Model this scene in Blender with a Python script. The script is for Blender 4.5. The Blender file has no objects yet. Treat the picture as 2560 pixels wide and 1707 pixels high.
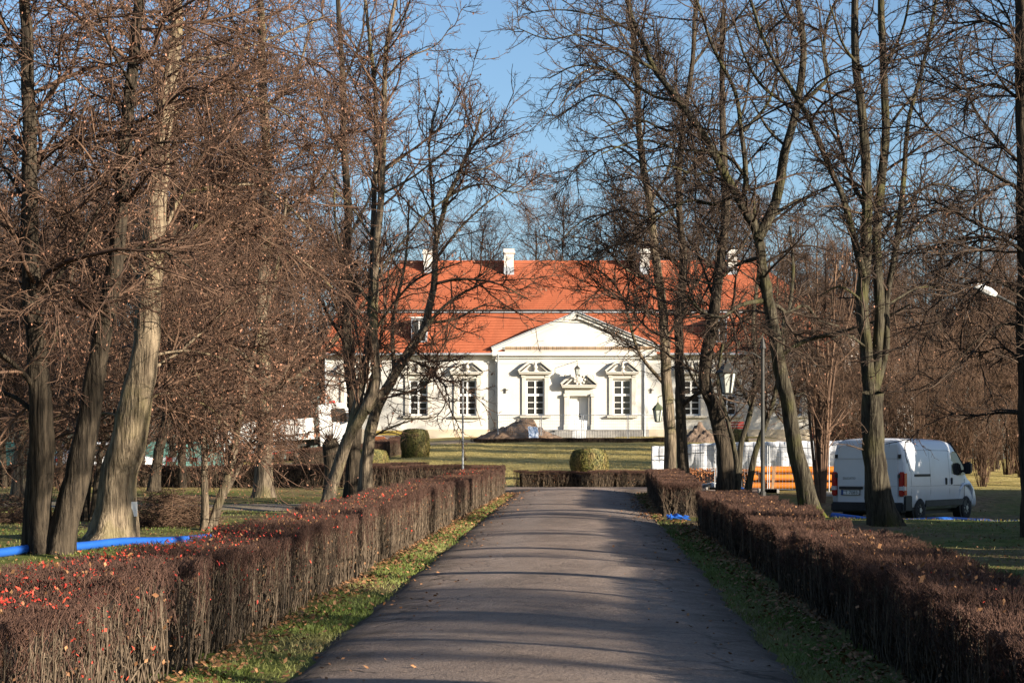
import bpy, bmesh, math, random
import numpy as np
from mathutils import Vector, Matrix
R = math.radians
sc = bpy.context.scene
# ------------------------------------------------------------------ camera, world, sun, exposure
FP, HY, CZ = 4600.0, 1150.0, 1.74        # focal length (px of a 2560 px frame), horizon row, eye height
cam = bpy.data.cameras.new('camera'); camo = bpy.data.objects.new('camera', cam)
sc.collection.objects.link(camo); sc.camera = camo
camo.location = (0, 0, CZ); camo.rotation_euler = (R(90), 0, 0)
cam.sensor_fit = 'HORIZONTAL'; cam.sensor_width = 36; cam.lens = 36*FP/2560
cam.shift_y = (HY-853.5)/2560; cam.clip_start = .3; cam.clip_end = 6000
SUN_AZ, SUN_EL = 57.0, 15.0              # degrees from straight behind the camera towards the right; elevation
sd = Vector((math.sin(R(SUN_AZ))*math.cos(R(SUN_EL)), -math.cos(R(SUN_AZ))*math.cos(R(SUN_EL)), math.sin(R(SUN_EL))))
w = bpy.data.worlds.new('World'); sc.world = w; w.use_nodes = True
nt = w.node_tree; sky = nt.nodes.new('ShaderNodeTexSky'); sky.sky_type = 'NISHITA'; sky.sun_disc = False
sky.sun_elevation = R(SUN_EL); sky.sun_rotation = math.atan2(sd.x, sd.y)
sky.altitude = 100; sky.air_density = 1.0; sky.dust_density = 1.1; sky.ozone_density = 3.2
nt.links.new(sky.outputs[0], nt.nodes['Background'].inputs[0]); nt.nodes['Background'].inputs[1].default_value = 0.078
sun = bpy.data.lights.new('sun', 'SUN'); suno = bpy.data.objects.new('sun', sun); sc.collection.objects.link(suno)
suno.rotation_euler = sd.to_track_quat('Z', 'Y').to_euler(); sun.energy = 5.0; sun.angle = R(.55); sun.color = (1, .89, .74)
sc.view_settings.view_transform = 'Standard'; sc.view_settings.look = 'None'
sc.view_settings.exposure = 1.33; sc.view_settings.gamma = 1
sc.cycles.max_bounces = 4; sc.cycles.diffuse_bounces = 2; sc.cycles.glossy_bounces = 2; sc.cycles.transmission_bounces = 3
sc.cycles.transparent_max_bounces = 6; sc.cycles.use_denoising = True
# ------------------------------------------------------------------ helpers
COL = sc.collection
rng = np.random.default_rng(7); random.seed(5)
def W(px, py, d): return np.array([(px-1280)/FP*d, d, CZ+(HY-py)/FP*d])     # photo pixel + distance -> point
K9 = 2560/2352
def D(px, py, d): return W(px*K9, py*K9, d)
def ss(a, b, x): t = np.clip((x-a)/(b-a), 0, 1); return t*t*(3-2*t)
def G(x, y):                                                                # ground height
    x = np.asarray(x, float); y = np.asarray(y, float)
    base = .0133*np.minimum(y, 140)
    ramp = np.clip(y-63, 0, 57)*.0293*ss(-16, -3, x)*(1-ss(16, 25, x))
    dip = .62*ss(4.5, 9.5, x)*ss(37, 48, y)*(1-ss(52.5, 58, y))
    return base+ramp-dip
def g(x, y): return float(G(x, y))
def tag(o, label=None, cat=None, group=None, kind=None):
    if label: o['label'] = label
    if cat: o['category'] = cat
    if group: o['group'] = group
    if kind: o['kind'] = kind
    return o
def empty(name, loc, label=None, cat=None, group=None, rz=0, rot=None):
    o = bpy.data.objects.new(name, None); COL.objects.link(o); o.location = loc
    o.rotation_euler = rot if rot else (0, 0, rz); o.empty_display_size = .2
    return tag(o, label, cat, group)
def link(name, me, parent=None, kind=None, label=None):
    o = bpy.data.objects.new(name, me); COL.objects.link(o)
    if parent: o.parent = parent
    return tag(o, label, kind=kind)
def np_mesh(name, V, F, mat, smooth=None):
    """V (n,3); F list of int arrays (m,3) or (m,4)"""
    me = bpy.data.meshes.new(name); F = [f for f in F if len(f)]
    me.vertices.add(len(V)); me.vertices.foreach_set('co', np.ascontiguousarray(V, np.float32).ravel())
    nl = sum(f.size for f in F); npoly = sum(len(f) for f in F)
    me.loops.add(nl); me.polygons.add(npoly)
    me.loops.foreach_set('vertex_index', np.concatenate([f.ravel() for f in F]).astype(np.int32))
    tot = np.concatenate([np.full(len(f), f.shape[1]) for f in F]).astype(np.int32)
    st = np.concatenate([[0], np.cumsum(tot)[:-1]]).astype(np.int32)
    me.polygons.foreach_set('loop_start', st); me.polygons.foreach_set('loop_total', tot)
    if smooth is not None: me.polygons.foreach_set('use_smooth', np.full(npoly, bool(smooth)))
    me.update(calc_edges=True); me.validate()
    if mat: me.materials.append(mat)
    return me
class MB:
    def __init__(s): s.bm = bmesh.new()
    def _tr(s, vs, M):
        if M is not None: bmesh.ops.transform(s.bm, matrix=M, verts=vs)
    def box(s, x0, x1, y0, y1, z0, z1, M=None, bev=0):
        r = bmesh.ops.create_cube(s.bm, size=1); vs = r['verts']
        for v in vs: v.co = Vector((x0+(v.co.x+.5)*(x1-x0), y0+(v.co.y+.5)*(y1-y0), z0+(v.co.z+.5)*(z1-z0)))
        if bev:
            es = list({e for v in vs for e in v.link_edges})
            rr = bmesh.ops.bevel(s.bm, geom=es, offset=bev, segments=2, affect='EDGES'); vs = list({v for f in rr['faces'] for v in f.verts} | set(x for x in vs if x.is_valid))
        s._tr(vs, M); return s
    def tube(s, pts, r, n=8, cap=True):
        pts = [Vector(p) for p in pts]; rs = r if hasattr(r, '__len__') else [r]*len(pts); rings = []
        for i, p in enumerate(pts):
            t = (pts[min(i+1, len(pts)-1)]-pts[max(i-1, 0)]).normalized()
            u = t.cross(Vector((0, 0, 1)) if abs(t.z) < .9 else Vector((1, 0, 0))).normalized(); v = t.cross(u)
            rings.append([s.bm.verts.new(p+(u*math.cos(a)+v*math.sin(a))*rs[i]) for a in [2*math.pi*k/n for k in range(n)]])
        for a, b in zip(rings, rings[1:]):
            for k in range(n): s.bm.faces.new((a[k], a[(k+1) % n], b[(k+1) % n], b[k]))
        if cap: s.bm.faces.new(rings[0][::-1]); s.bm.faces.new(rings[-1])
        return s
    def lathe(s, prof, n=12, M=None, rot=0):
        rings = []; vs = []
        for r, z in prof:
            rg = [s.bm.verts.new((r*math.cos(2*math.pi*k/n+rot), r*math.sin(2*math.pi*k/n+rot), z)) for k in range(n)]; rings.append(rg); vs += rg
        for a, b in zip(rings, rings[1:]):
            for k in range(n): s.bm.faces.new((a[k], a[(k+1) % n], b[(k+1) % n], b[k]))
        s.bm.faces.new(rings[0][::-1]); s.bm.faces.new(rings[-1]); s._tr(vs, M); return s
    def prism(s, poly, y0, y1, M=None):      # poly in (x,z), extruded along y
        a = [s.bm.verts.new((x, y0, z)) for x, z in poly]; b = [s.bm.verts.new((x, y1, z)) for x, z in poly]; n = len(poly)
        s.bm.faces.new(a); s.bm.faces.new(b[::-1])
        for k in range(n): s.bm.faces.new((a[k], b[k], b[(k+1) % n], a[(k+1) % n]))
        s._tr(a+b, M); return s
    def build(s, name, mat, parent=None, smooth=False, kind=None, label=None, bevel=0):
        bmesh.ops.recalc_face_normals(s.bm, faces=s.bm.faces[:])
        me = bpy.data.meshes.new(name); s.bm.to_mesh(me); s.bm.free()
        if mat: me.materials.append(mat)
        if smooth:
            for p in me.polygons: p.use_smooth = True
        o = link(name, me, parent, kind, label)
        if bevel:
            m = o.modifiers.new('bevel', 'BEVEL'); m.width = bevel; m.segments = 2; m.limit_method = 'ANGLE'
        return o
# ------------------------------------------------------------------ materials
def mat(name, c1, c2=None, scale=4, stretch=(1, 1, 1), rough=.8, bump=0, bscale=None, detail=6, spec=.3, metal=0, c3=None, s3=.5, p3=(.5, .65), objrand=0, island=0, trans=0):
    m = bpy.data.materials.new(name); m.use_nodes = True; t = m.node_tree; n = t.nodes; l = t.links; b = n['Principled BSDF']
    b.inputs['Roughness'].default_value = rough; b.inputs['Specular IOR Level'].default_value = spec; b.inputs['Metallic'].default_value = metal
    b.inputs['Base Color'].default_value = (*c1, 1)
    out = None; tc = n.new('ShaderNodeTexCoord'); mp = n.new('ShaderNodeMapping'); mp.inputs['Scale'].default_value = stretch
    l.new(tc.outputs['Object'], mp.inputs[0])
    if c2:
        no = n.new('ShaderNodeTexNoise'); no.inputs['Scale'].default_value = scale; no.inputs['Detail'].default_value = detail; no.inputs['Roughness'].default_value = .65
        l.new(mp.outputs[0], no.inputs[0]); ra = n.new('ShaderNodeValToRGB'); ra.color_ramp.elements[0].position = .38; ra.color_ramp.elements[1].position = .62
        ra.color_ramp.elements[0].color = (*c1, 1); ra.color_ramp.elements[1].color = (*c2, 1); l.new(no.outputs[0], ra.inputs[0]); out = ra.outputs[0]
    if c3:
        no = n.new('ShaderNodeTexNoise'); no.inputs['Scale'].default_value = s3; no.inputs['Detail'].default_value = 5; l.new(tc.outputs['Object'], no.inputs[0])
        mr = n.new('ShaderNodeMapRange'); mr.inputs[1].default_value = p3[0]; mr.inputs[2].default_value = p3[1]; l.new(no.outputs[0], mr.inputs[0])
        mx = n.new('ShaderNodeMix'); mx.data_type = 'RGBA'; l.new(mr.outputs[0], mx.inputs[0])
        if out: l.new(out, mx.inputs[6])
        else: mx.inputs[6].default_value = (*c1, 1)
        mx.inputs[7].default_value = (*c3, 1); out = mx.outputs[2]
    if objrand or island:
        hs = n.new('ShaderNodeHueSaturation'); src = n.new('ShaderNodeObjectInfo').outputs['Random'] if objrand else n.new('ShaderNodeNewGeometry').outputs['Random Per Island']
        mr = n.new('ShaderNodeMapRange'); k = objrand or island; mr.inputs[3].default_value = 1-k; mr.inputs[4].default_value = 1+k
        l.new(src, mr.inputs[0]); l.new(mr.outputs[0], hs.inputs['Value'])
        if out: l.new(out, hs.inputs['Color'])
        else: hs.inputs['Color'].default_value = (*c1, 1)
        out = hs.outputs[0]
    if out: l.new(out, b.inputs['Base Color'])
    if bump:
        no = n.new('ShaderNodeTexNoise'); no.inputs['Scale'].default_value = bscale or scale*3; no.inputs['Detail'].default_value = 8; l.new(mp.outputs[0], no.inputs[0])
        bu = n.new('ShaderNodeBump'); bu.inputs['Strength'].default_value = 1; bu.inputs['Distance'].default_value = bump; l.new(no.outputs[0], bu.inputs['Height']); l.new(bu.outputs[0], b.inputs['Normal'])
    if trans:
        b.inputs['Subsurface Weight'].default_value = 0
    return m
BARK = dict(scale=9, stretch=(2.0, 2.0, .22), rough=.9, bump=.06, bscale=13, spec=.12)
m_barkL = mat('bark_brown', (.05, .039, .028), (.195, .152, .105), c3=(.14, .122, .058), s3=1.2, p3=(.52, .7), **BARK)
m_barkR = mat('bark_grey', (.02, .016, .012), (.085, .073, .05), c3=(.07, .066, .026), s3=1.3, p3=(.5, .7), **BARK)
m_barkP = mat('bark_pale', (.085, .064, .043), (.27, .21, .14), c3=(.19, .16, .075), s3=1.2, p3=(.52, .7), **BARK)
m_barkD = mat('bark_dark', (.02, .016, .012), (.075, .058, .04), **BARK)
m_twigL = mat('twig_brown', (.05, .029, .021), (.15, .09, .058), scale=2.5, rough=.85, spec=.2, island=.25)
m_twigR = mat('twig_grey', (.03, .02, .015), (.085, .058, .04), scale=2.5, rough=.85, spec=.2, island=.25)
m_twigW = mat('twig_wood', (.05, .032, .024), (.12, .078, .055), scale=1.2, rough=.85, spec=.15, objrand=.25)
m_twigRed = mat('twig_thicket', (.06, .036, .024), (.17, .105, .068), scale=1.2, rough=.85, spec=.15, objrand=.2)
m_leafB = mat('dry_leaf', (.15, .066, .038), (.31, .16, .10), scale=6, rough=.75, island=.45)
m_leafF = mat('fallen_leaf', (.14, .062, .026), (.32, .165, .075), scale=6, rough=.75, island=.5)
m_leafO = mat('beech_leaf', (.24, .085, .028), (.40, .17, .06), scale=6, rough=.75, island=.4)
m_leafRed = mat('red_leaf', (.42, .03, .025), (.55, .08, .04), scale=6, rough=.6, island=.3)
m_hedge = mat('hedge_twig', (.045, .032, .022), (.155, .115, .078), scale=9, rough=.85, spec=.2, island=.35)
m_hedgeT = mat('hedge_tip', (.052, .028, .021), (.125, .068, .048), scale=9, rough=.85, spec=.2, island=.4)
m_hedgeC = mat('hedge_inner_shade', (.014, .010, .008), (.03, .022, .016), scale=12, rough=1, bump=.05)  # shade between the stems is put into this near-black core colour
m_box = mat('clipped_leaf', (.075, .078, .018), (.17, .145, .038), scale=5, rough=.6, island=.5, c3=(.20, .13, .05), s3=2, p3=(.5, .75))
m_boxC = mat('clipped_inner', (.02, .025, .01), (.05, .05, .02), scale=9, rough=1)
m_grass = mat('grass_blade', (.085, .118, .02), (.165, .195, .045), scale=1.4, rough=.6, island=.2, c3=(.30, .25, .10), s3=.45, p3=(.48, .7))
m_plaster = mat('plaster', (.55, .53, .485), (.59, .575, .53), scale=.5, rough=.9, c3=(.43, .405, .365), s3=.28, p3=(.52, .80), bump=.01, bscale=30)
m_plinth = mat('plinth', (.52, .43, .31), (.58, .50, .39), scale=.8, rough=.9, c3=(.45, .40, .34), s3=.5, p3=(.55, .75))
m_stone = mat('stone_trim', (.50, .47, .41), (.55, .52, .46), scale=2, rough=.9, c3=(.40, .37, .31), s3=1.2, p3=(.58, .8))
m_greystone = mat('grey_stone', (.22, .21, .20), (.34, .32, .29), scale=1.5, rough=.95, bump=.02)
m_tile = mat('roof_tile', (.37, .098, .042), (.42, .118, .052), scale=.6, rough=.85, island=.07, c3=(.36, .115, .06), s3=.15, p3=(.5, .75))
m_zinc = mat('zinc', (.34, .37, .40), (.42, .45, .48), scale=1, rough=.55, metal=.25)
m_white = mat('white_paint', (.70, .70, .68), rough=.5)
m_glass = mat('pane', (.028, .027, .025), rough=.08, spec=.6)
m_curtain = mat('blind', (.16, .13, .10), (.22, .19, .15), scale=1, rough=.9)
m_vanw = mat('van_paint', (.60, .61, .63), (.56, .57, .59), scale=1.2, rough=.28, spec=.5, c3=(.46, .44, .41), s3=1.0, p3=(.55, .95))
m_blackp = mat('black_plastic', (.018, .018, .02), (.03, .03, .032), scale=3, rough=.55)
m_rubber = mat('rubber', (.015, .015, .015), (.035, .032, .03), scale=8, rough=.9)
m_redl = mat('red_lamp', (.35, .01, .015), rough=.15, spec=.6)
m_clearl = mat('clear_lamp', (.55, .55, .56), rough=.15, spec=.6)
m_steel = mat('steel', (.42, .42, .42), (.5, .5, .5), scale=4, rough=.4, metal=.8)
m_pale = mat('pale_metal', (.34, .35, .36), rough=.5)
m_galv = mat('galvanised', (.24, .25, .26), (.33, .34, .35), scale=4, rough=.5, metal=.5)
m_iron = mat('dark_iron', (.03, .03, .028), (.05, .048, .042), scale=5, rough=.6)
m_lampg = mat('lamp_glass', (.42, .45, .42), (.5, .52, .47), scale=5, rough=.3)
m_orange = mat('orange_pipe', (.42, .125, .012), (.48, .165, .02), scale=1, rough=.4, objrand=.2)
m_blue = mat('blue_pipe', (.012, .075, .33), (.018, .10, .40), scale=1, rough=.35, spec=.5)
m_tarp = mat('white_sheet', (.62, .64, .68), (.68, .69, .72), scale=.6, rough=.6, bump=.05, bscale=1.5)
m_soil = mat('soil_heap', (.20, .125, .075), (.36, .235, .15), scale=2.5, rough=1, bump=.12, bscale=5)
m_soilD = mat('soil_shaded', (.10, .07, .05), (.19, .135, .10), scale=2.5, rough=1, bump=.12, bscale=5)  # darker copy of the heap soil: the heap's shade is in the colour
m_green = mat('green_screen', (.05, .13, .12), (.08, .18, .16), scale=.8, rough=.8)
m_redp = mat('red_paint', (.34, .035, .025), rough=.5)
m_wood = mat('raw_wood', (.26, .15, .08), (.36, .22, .12), scale=3, stretch=(3, 3, .5), rough=.9)
m_brick = mat('red_brick', (.38, .10, .06), (.48, .15, .09), scale=4, rough=.9)
m_annex = mat('annex_shaded_plaster', (.42, .39, .36), (.52, .48, .44), scale=.5, rough=.95)  # darkened plaster: the shade on the annex wall is put into its colour

def mossy(m, name):
    m = m.copy(); m.name = name; t = m.node_tree; n = t.nodes; l = t.links; b = n['Principled BSDF']; src = b.inputs['Base Color'].links[0].from_socket
    tc = n.new('ShaderNodeTexCoord'); sp = n.new('ShaderNodeSeparateXYZ'); l.new(tc.outputs['Object'], sp.inputs[0]); no = n.new('ShaderNodeTexNoise'); no.inputs['Scale'].default_value = 3.5; no.inputs['Detail'].default_value = 6; l.new(tc.outputs['Object'], no.inputs[0])
    a = n.new('ShaderNodeMath'); a.operation = 'MULTIPLY_ADD'; l.new(no.outputs[0], a.inputs[0]); a.inputs[1].default_value = -1.6; l.new(sp.outputs[2], a.inputs[2])
    r = n.new('ShaderNodeMapRange'); r.inputs[1].default_value = -.42; r.inputs[2].default_value = -.85; l.new(a.outputs[0], r.inputs[0])
    x = n.new('ShaderNodeMix'); x.data_type = 'RGBA'; l.new(r.outputs[0], x.inputs[0]); l.new(src, x.inputs[6]); x.inputs[7].default_value = (.10, .11, .016, 1); l.new(x.outputs[2], b.inputs['Base Color']); return m
m_barkMoss = mossy(m_barkR, 'bark_mossy')
# ------------------------------------------------------------------ ground, road, paths
def axis(segs):
    out = []
    for a, b, s in segs: out.append(np.arange(a, b, s))
    return np.unique(np.concatenate(out+[[segs[-1][1]]]))
gx = axis([(-3000, -300, 300), (-300, -60, 20), (-60, -24, 3), (-24, 24, .75), (24, 60, 3), (60, 300, 20), (300, 3000, 300)])
gy = axis([(-300, -20, 20), (-20, 0, 2), (0, 130, .75), (130, 200, 5), (200, 600, 40), (600, 4500, 300)])
def micro(x, y):
    return .025*np.sin(x*2.1+1.3*np.sin(y*.7))*np.sin(y*1.7+x*.4)+.02*np.sin(x*.9-y*1.1)
def roadmask(x, y): return ss(1.7, 2.6, np.abs(x-(.21+.0391*(y-13))))
def grid_mesh(name, X, Y, Z, m, smooth=True):
    ny, nx = X.shape; idx = np.arange(ny*nx).reshape(ny, nx)
    F = np.stack([idx[:-1, :-1], idx[:-1, 1:], idx[1:, 1:], idx[1:, :-1]], -1).reshape(-1, 4)
    return np_mesh(name, np.stack([X, Y, Z], -1).reshape(-1, 3), [F], m, smooth)
def ground_mat():
    m = bpy.data.materials.new('park_ground'); m.use_nodes = True; t = m.node_tree; n = t.nodes; l = t.links; b = n['Principled BSDF']
    b.inputs['Roughness'].default_value = .95; b.inputs['Specular IOR Level'].default_value = .1
    tc = n.new('ShaderNodeTexCoord')
    def noise(s, d=6, st=None):
        o = n.new('ShaderNodeTexNoise'); o.inputs['Scale'].default_value = s; o.inputs['Detail'].default_value = d; o.inputs['Roughness'].default_value = .6
        if st:
            mp = n.new('ShaderNodeMapping'); mp.inputs['Scale'].default_value = st; l.new(tc.outputs['Object'], mp.inputs[0]); l.new(mp.outputs[0], o.inputs[0])
        else: l.new(tc.outputs['Object'], o.inputs[0])
        return o.outputs[0]
    def ramp(src, stops):
        r = n.new('ShaderNodeValToRGB'); e = r.color_ramp.elements
        e[0].position, e[0].color = stops[0][0], (*stops[0][1], 1); e[1].position, e[1].color = stops[-1][0], (*stops[-1][1], 1)
        for p, c in stops[1:-1]: k = e.new(p); k.color = (*c, 1)
        l.new(src, r.inputs[0]); return r.outputs[0]
    def mix(f, a, c):
        x = n.new('ShaderNodeMix'); x.data_type = 'RGBA'
        if isinstance(f, float): x.inputs[0].default_value = f
        else: l.new(f, x.inputs[0])
        l.new(a, x.inputs[6]); l.new(c, x.inputs[7]); return x.outputs[2]
    def mrange(src, a, b_):
        r = n.new('ShaderNodeMapRange'); r.inputs[1].default_value = a; r.inputs[2].default_value = b_; l.new(src, r.inputs[0]); return r.outputs[0]
    sep = n.new('ShaderNodeSeparateXYZ'); l.new(tc.outputs['Object'], sep.inputs[0])
    green = ramp(noise(2.2, 8), [(.3, (.055, .075, .014)), (.5, (.10, .12, .024)), (.7, (.18, .17, .05))])
    dry = ramp(noise(1.6, 8), [(.3, (.22, .175, .052)), (.5, (.36, .28, .095)), (.7, (.45, .36, .15))])
    litter = ramp(noise(5, 8), [(.3, (.09, .058, .035)), (.52, (.17, .11, .065)), (.7, (.30, .185, .10))])
    c = mix(mrange(noise(.16, 4), .42, .62), green, litter)
    c = mix(mrange(sep.outputs[1], 56, 63), c, dry)                     # the old lawn before the house is dry
    c = mix(mrange(noise(.5, 5), .62, .74), c, litter)
    l.new(c, b.inputs['Base Color'])
    bu = n.new('ShaderNodeBump'); bu.inputs['Distance'].default_value = .05; l.new(noise(9, 8), bu.inputs['Height']); l.new(bu.outputs[0], b.inputs['Normal'])
    return m
m_ground = ground_mat()
X, Y = np.meshgrid(gx, gy)
near = (np.abs(X) < 60) & (Y < 130) & (Y > 0)
Z = G(X, Y)+np.where(near, micro(X, Y)*roadmask(X, Y)*(1-ss(54, 57, Y)*(1-ss(62, 64, Y))), 0)
Z = np.where(~near, G(X, Y), Z)
Z -= .10*(1-ss(1.35, 1.72, np.abs(X-(.21+.0391*(Y-13)))))*(Y < 62)*(Y > -20)       # bed under the carriageway
o = link('ground', grid_mesh('ground', X, Y, Z, m_ground)); o['kind'] = 'structure'
def gz(x, y):
    x = np.asarray(x, float); y = np.asarray(y, float)
    return G(x, y)+micro(x, y)*roadmask(x, y)*(1-ss(54, 57, y)*(1-ss(62, 64, y)))
def asphalt(name, centred):
    m = bpy.data.materials.new(name); m.use_nodes = True; t = m.node_tree; n = t.nodes; l = t.links; b = n['Principled BSDF']
    b.inputs['Roughness'].default_value = .82; b.inputs['Specular IOR Level'].default_value = .25
    tc = n.new('ShaderNodeTexCoord')
    def noise(s, d=6, st=(1, 1, 1), dist=0):
        mp = n.new('ShaderNodeMapping'); mp.inputs['Scale'].default_value = st; l.new(tc.outputs['Object'], mp.inputs[0])
        o = n.new('ShaderNodeTexNoise'); o.inputs['Scale'].default_value = s; o.inputs['Detail'].default_value = d; o.inputs['Roughness'].default_value = .7; o.inputs['Distortion'].default_value = dist
        l.new(mp.outputs[0], o.inputs[0]); return o.outputs[0]
    def ma(op, a, b_=None, c=None):
        x = n.new('ShaderNodeMath'); x.operation = op
        for i, v in enumerate((a, b_, c)):
            if v is None: continue
            if isinstance(v, (int, float)): x.inputs[i].default_value = v
            else: l.new(v, x.inputs[i])
        return x.outputs[0]
    def mix(f, a, c):
        x = n.new('ShaderNodeMix'); x.data_type = 'RGBA'; l.new(f, x.inputs[0])
        for i, v in ((6, a), (7, c)):
            if isinstance(v, tuple): x.inputs[i].default_value = (*v, 1)
            else: l.new(v, x.inputs[i])
        return x.outputs[2]
    def mr(src, a, b_, lo=0, hi=1):
        r = n.new('ShaderNodeMapRange'); r.inputs[1].default_value = a; r.inputs[2].default_value = b_; r.inputs[3].default_value = lo; r.inputs[4].default_value = hi; l.new(src, r.inputs[0]); return r.outputs[0]
    sep = n.new('ShaderNodeSeparateXYZ'); l.new(tc.outputs['Object'], sep.inputs[0])
    base = mix(mr(noise(1.1, 8), .35, .68), (.225, .16, .12), (.37, .278, .215))
    fine = mix(mr(noise(42, 3), .35, .75), (.10, .074, .06), (.42, .335, .275))
    x = n.new('ShaderNodeMix'); x.data_type = 'RGBA'; x.inputs[0].default_value = .45; l.new(base, x.inputs[6]); l.new(fine, x.inputs[7]); c = x.outputs[2]
    c = mix(mr(noise(9, 8), .58, .70), c, (.07, .055, .044))           # worn pits, crumbs
    dx = ma('SUBTRACT', sep.outputs[0], ma('MULTIPLY_ADD', sep.outputs[1], .0391, -.298))
    ad = ma('ABSOLUTE', dx)
    c = mix(ma('MULTIPLY', mr(noise(.38, 6, (1, .6, 1), .6), .5, .62), .55), c, (.105, .08, .064))      # old patches and damp stains
    if centred:
        track = ma('MULTIPLY', mr(ma('ABSOLUTE', ma('SUBTRACT', ad, .8)), .1, .5, 1, 0), mr(noise(.7, 4, (1, .25, 1)), .35, .6))
        c = mix(ma('MULTIPLY', track, .35), c, (.33, .275, .235))
        edge = mr(ma('ADD', ad, mr(noise(1.6, 6), .2, .8, -.45, .45)), 1.25, 1.75)
        c = mix(ma('MULTIPLY', edge, .75), c, (.075, .055, .036))           # humus creeping in from the verge
    v = n.new('ShaderNodeTexVoronoi'); v.feature = 'DISTANCE_TO_EDGE'; v.inputs['Scale'].default_value = 1.1
    mp = n.new('ShaderNodeMapping'); mp.inputs['Scale'].default_value = (1, .8, 1); l.new(tc.outputs['Object'], mp.inputs[0])
    av = n.new('ShaderNodeVectorMath'); av.operation = 'MULTIPLY_ADD'
    nn = n.new('ShaderNodeTexNoise'); nn.inputs['Scale'].default_value = 2; l.new(mp.outputs[0], nn.inputs[0]); l.new(nn.outputs[1], av.inputs[0]); av.inputs[1].default_value = (.8, .8, .8); l.new(mp.outputs[0], av.inputs[2])
    l.new(av.outputs[0], v.inputs['Vector'])
    crack = ma('MULTIPLY', mr(v.outputs['Distance'], 0, .035, 1, 0), mr(noise(.55, 3), .42, .5))
    if centred: crack = ma('MULTIPLY', crack, mr(ad, .7, 1.4, .25, 1))
    c = mix(ma('MULTIPLY', crack, .8), c, (.03, .024, .018))
    l.new(c, b.inputs['Base Color'])
    bu = n.new('ShaderNodeBump'); bu.inputs['Distance'].default_value = .035; bu.inputs['Strength'].default_value = 1
    h = ma('SUBTRACT', ma('ADD', noise(35, 5), ma('MULTIPLY', noise(2.5, 6), 2.2)), ma('MULTIPLY', crack, .6)); l.new(h, bu.inputs['Height']); l.new(bu.outputs[0], b.inputs['Normal'])
    return m
m_road = asphalt('worn_asphalt', True); m_road2 = asphalt('worn_asphalt_cross', False)
def cx(y): return .21+.0391*(y-13)
ys = np.arange(-20, 58.01, .4); us = np.linspace(-1, 1, 25)
U, YY = np.meshgrid(us, ys)
jit = .07*np.sin(YY*3.1)*np.sin(YY*1.27)+.04*np.sin(YY*7.3)
half = 1.85+np.where(np.abs(U) > .99, jit*np.sign(U), 0)
half = half+.9*ss(53.5, 57.8, YY)**2
XX = cx(YY)+U*half
ZZ = G(cx(YY), YY)+.025+.12*(1-U**2)+.012*np.sin(YY*.9)*np.sin(XX*1.3+YY*.2)-.05*(np.abs(U) > .99)-.03*ss(54, 57, YY)
o = link('road', grid_mesh('road', XX, YY, ZZ, m_road)); o['kind'] = 'structure'
# cross road at the end, wrapping in front of the lawn
xs = np.arange(-2.6, 8.5, .4); vs = np.linspace(0, 1, 8)
XX, VV = np.meshgrid(xs, vs)
YY = 57.2+VV*4.2+.02*np.abs(XX-1.9)*0
ZZ = G(XX, YY)+.045-.06*((VV < .01) | (VV > .99))
o = link('cross_road', grid_mesh('cross_road', XX, YY, ZZ, m_road2)); o['kind'] = 'structure'
def path_mesh(name, pts, wd, m, lift=.03):
    pts = np.array(pts, float); t = np.linspace(0, len(pts)-1, len(pts)*10); px = np.interp(t, range(len(pts)), pts[:, 0]); py = np.interp(t, range(len(pts)), pts[:, 1])
    tx, ty = np.gradient(px), np.gradient(py); L = np.hypot(tx, ty); nx_, ny_ = -ty/L, tx/L; u = np.linspace(-1, 1, 7)
    XX = px[:, None]+nx_[:, None]*u*wd/2; YY = py[:, None]+ny_[:, None]*u*wd/2
    ZZ = gz(XX, YY)+lift-.05*(np.abs(u) > .99)
    o = link(name, grid_mesh(name, XX, YY, ZZ, m)); o['kind'] = 'structure'
m_path = mat('sandy_path', (.17, .125, .085), (.28, .215, .155), scale=1.5, rough=1, bump=.02, bscale=12, c3=(.15, .13, .05), s3=.8, p3=(.5, .7))
path_mesh('path', [(-26, 50), (-16, 47.5), (-9, 45.5), (-4.5, 44.2)], 3.4, m_path)
path_mesh('drive', [(-30, 78), (-20, 84), (-13, 94), (-7, 106), (0, 113), (12, 114), (24, 113)], 4.0, m_path, .05)
# ------------------------------------------------------------------ grass and leaf litter
def blades(name, x, y, h, wd, m):
    n = len(x); z = gz(x, y); a = rng.uniform(0, 6.28, n); lean = rng.normal(0, .5, (n, 2))*h[:, None]
    p = np.stack([x, y, z-.005], -1); wv = np.stack([np.cos(a), np.sin(a), 0*a], -1)*wd[:, None]
    V = np.empty((n, 3, 3)); V[:, 0] = p-wv; V[:, 1] = p+wv; V[:, 2] = p+np.stack([lean[:, 0], lean[:, 1], h], -1)
    o = link(name, np_mesh(name, V.reshape(-1, 3), [np.arange(n*3).reshape(-1, 3)], m)); o['kind'] = 'stuff'; return o
def hl(y): return -2.41+(y-13)*.0526          # road-side face of the left hedge
def hr(y): return np.where(y < 37, 2.68+(y-10)*.032, 3.25+(y-40)*.056)
n = 90000
y = 8+46*rng.random(n)**1.7; s = rng.random(n) < .5; f = rng.random(n)**.8
xl = cx(y)-1.76-.1*np.sin(y*2.3)*np.sin(y*.9); xr = cx(y)+1.76+.1*np.sin(y*2.9)*np.sin(y*.7)
x = np.where(s, xl+(hl(y)+.1-xl)*f, xr+(hr(y)-.1-xr)*f)
k = (rng.random(n) < .35+.65*ss(-.2, .5, np.sin(x*3+y*1.1)+np.sin(y*.6+x))); x, y = x[k], y[k]
o = blades('grass', x, y, rng.uniform(.02, .06, len(x)), .003+.00012*y, m_grass); tag(o, 'short green grass on the verges beside the asphalt road', 'grass')
n = 52000
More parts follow.
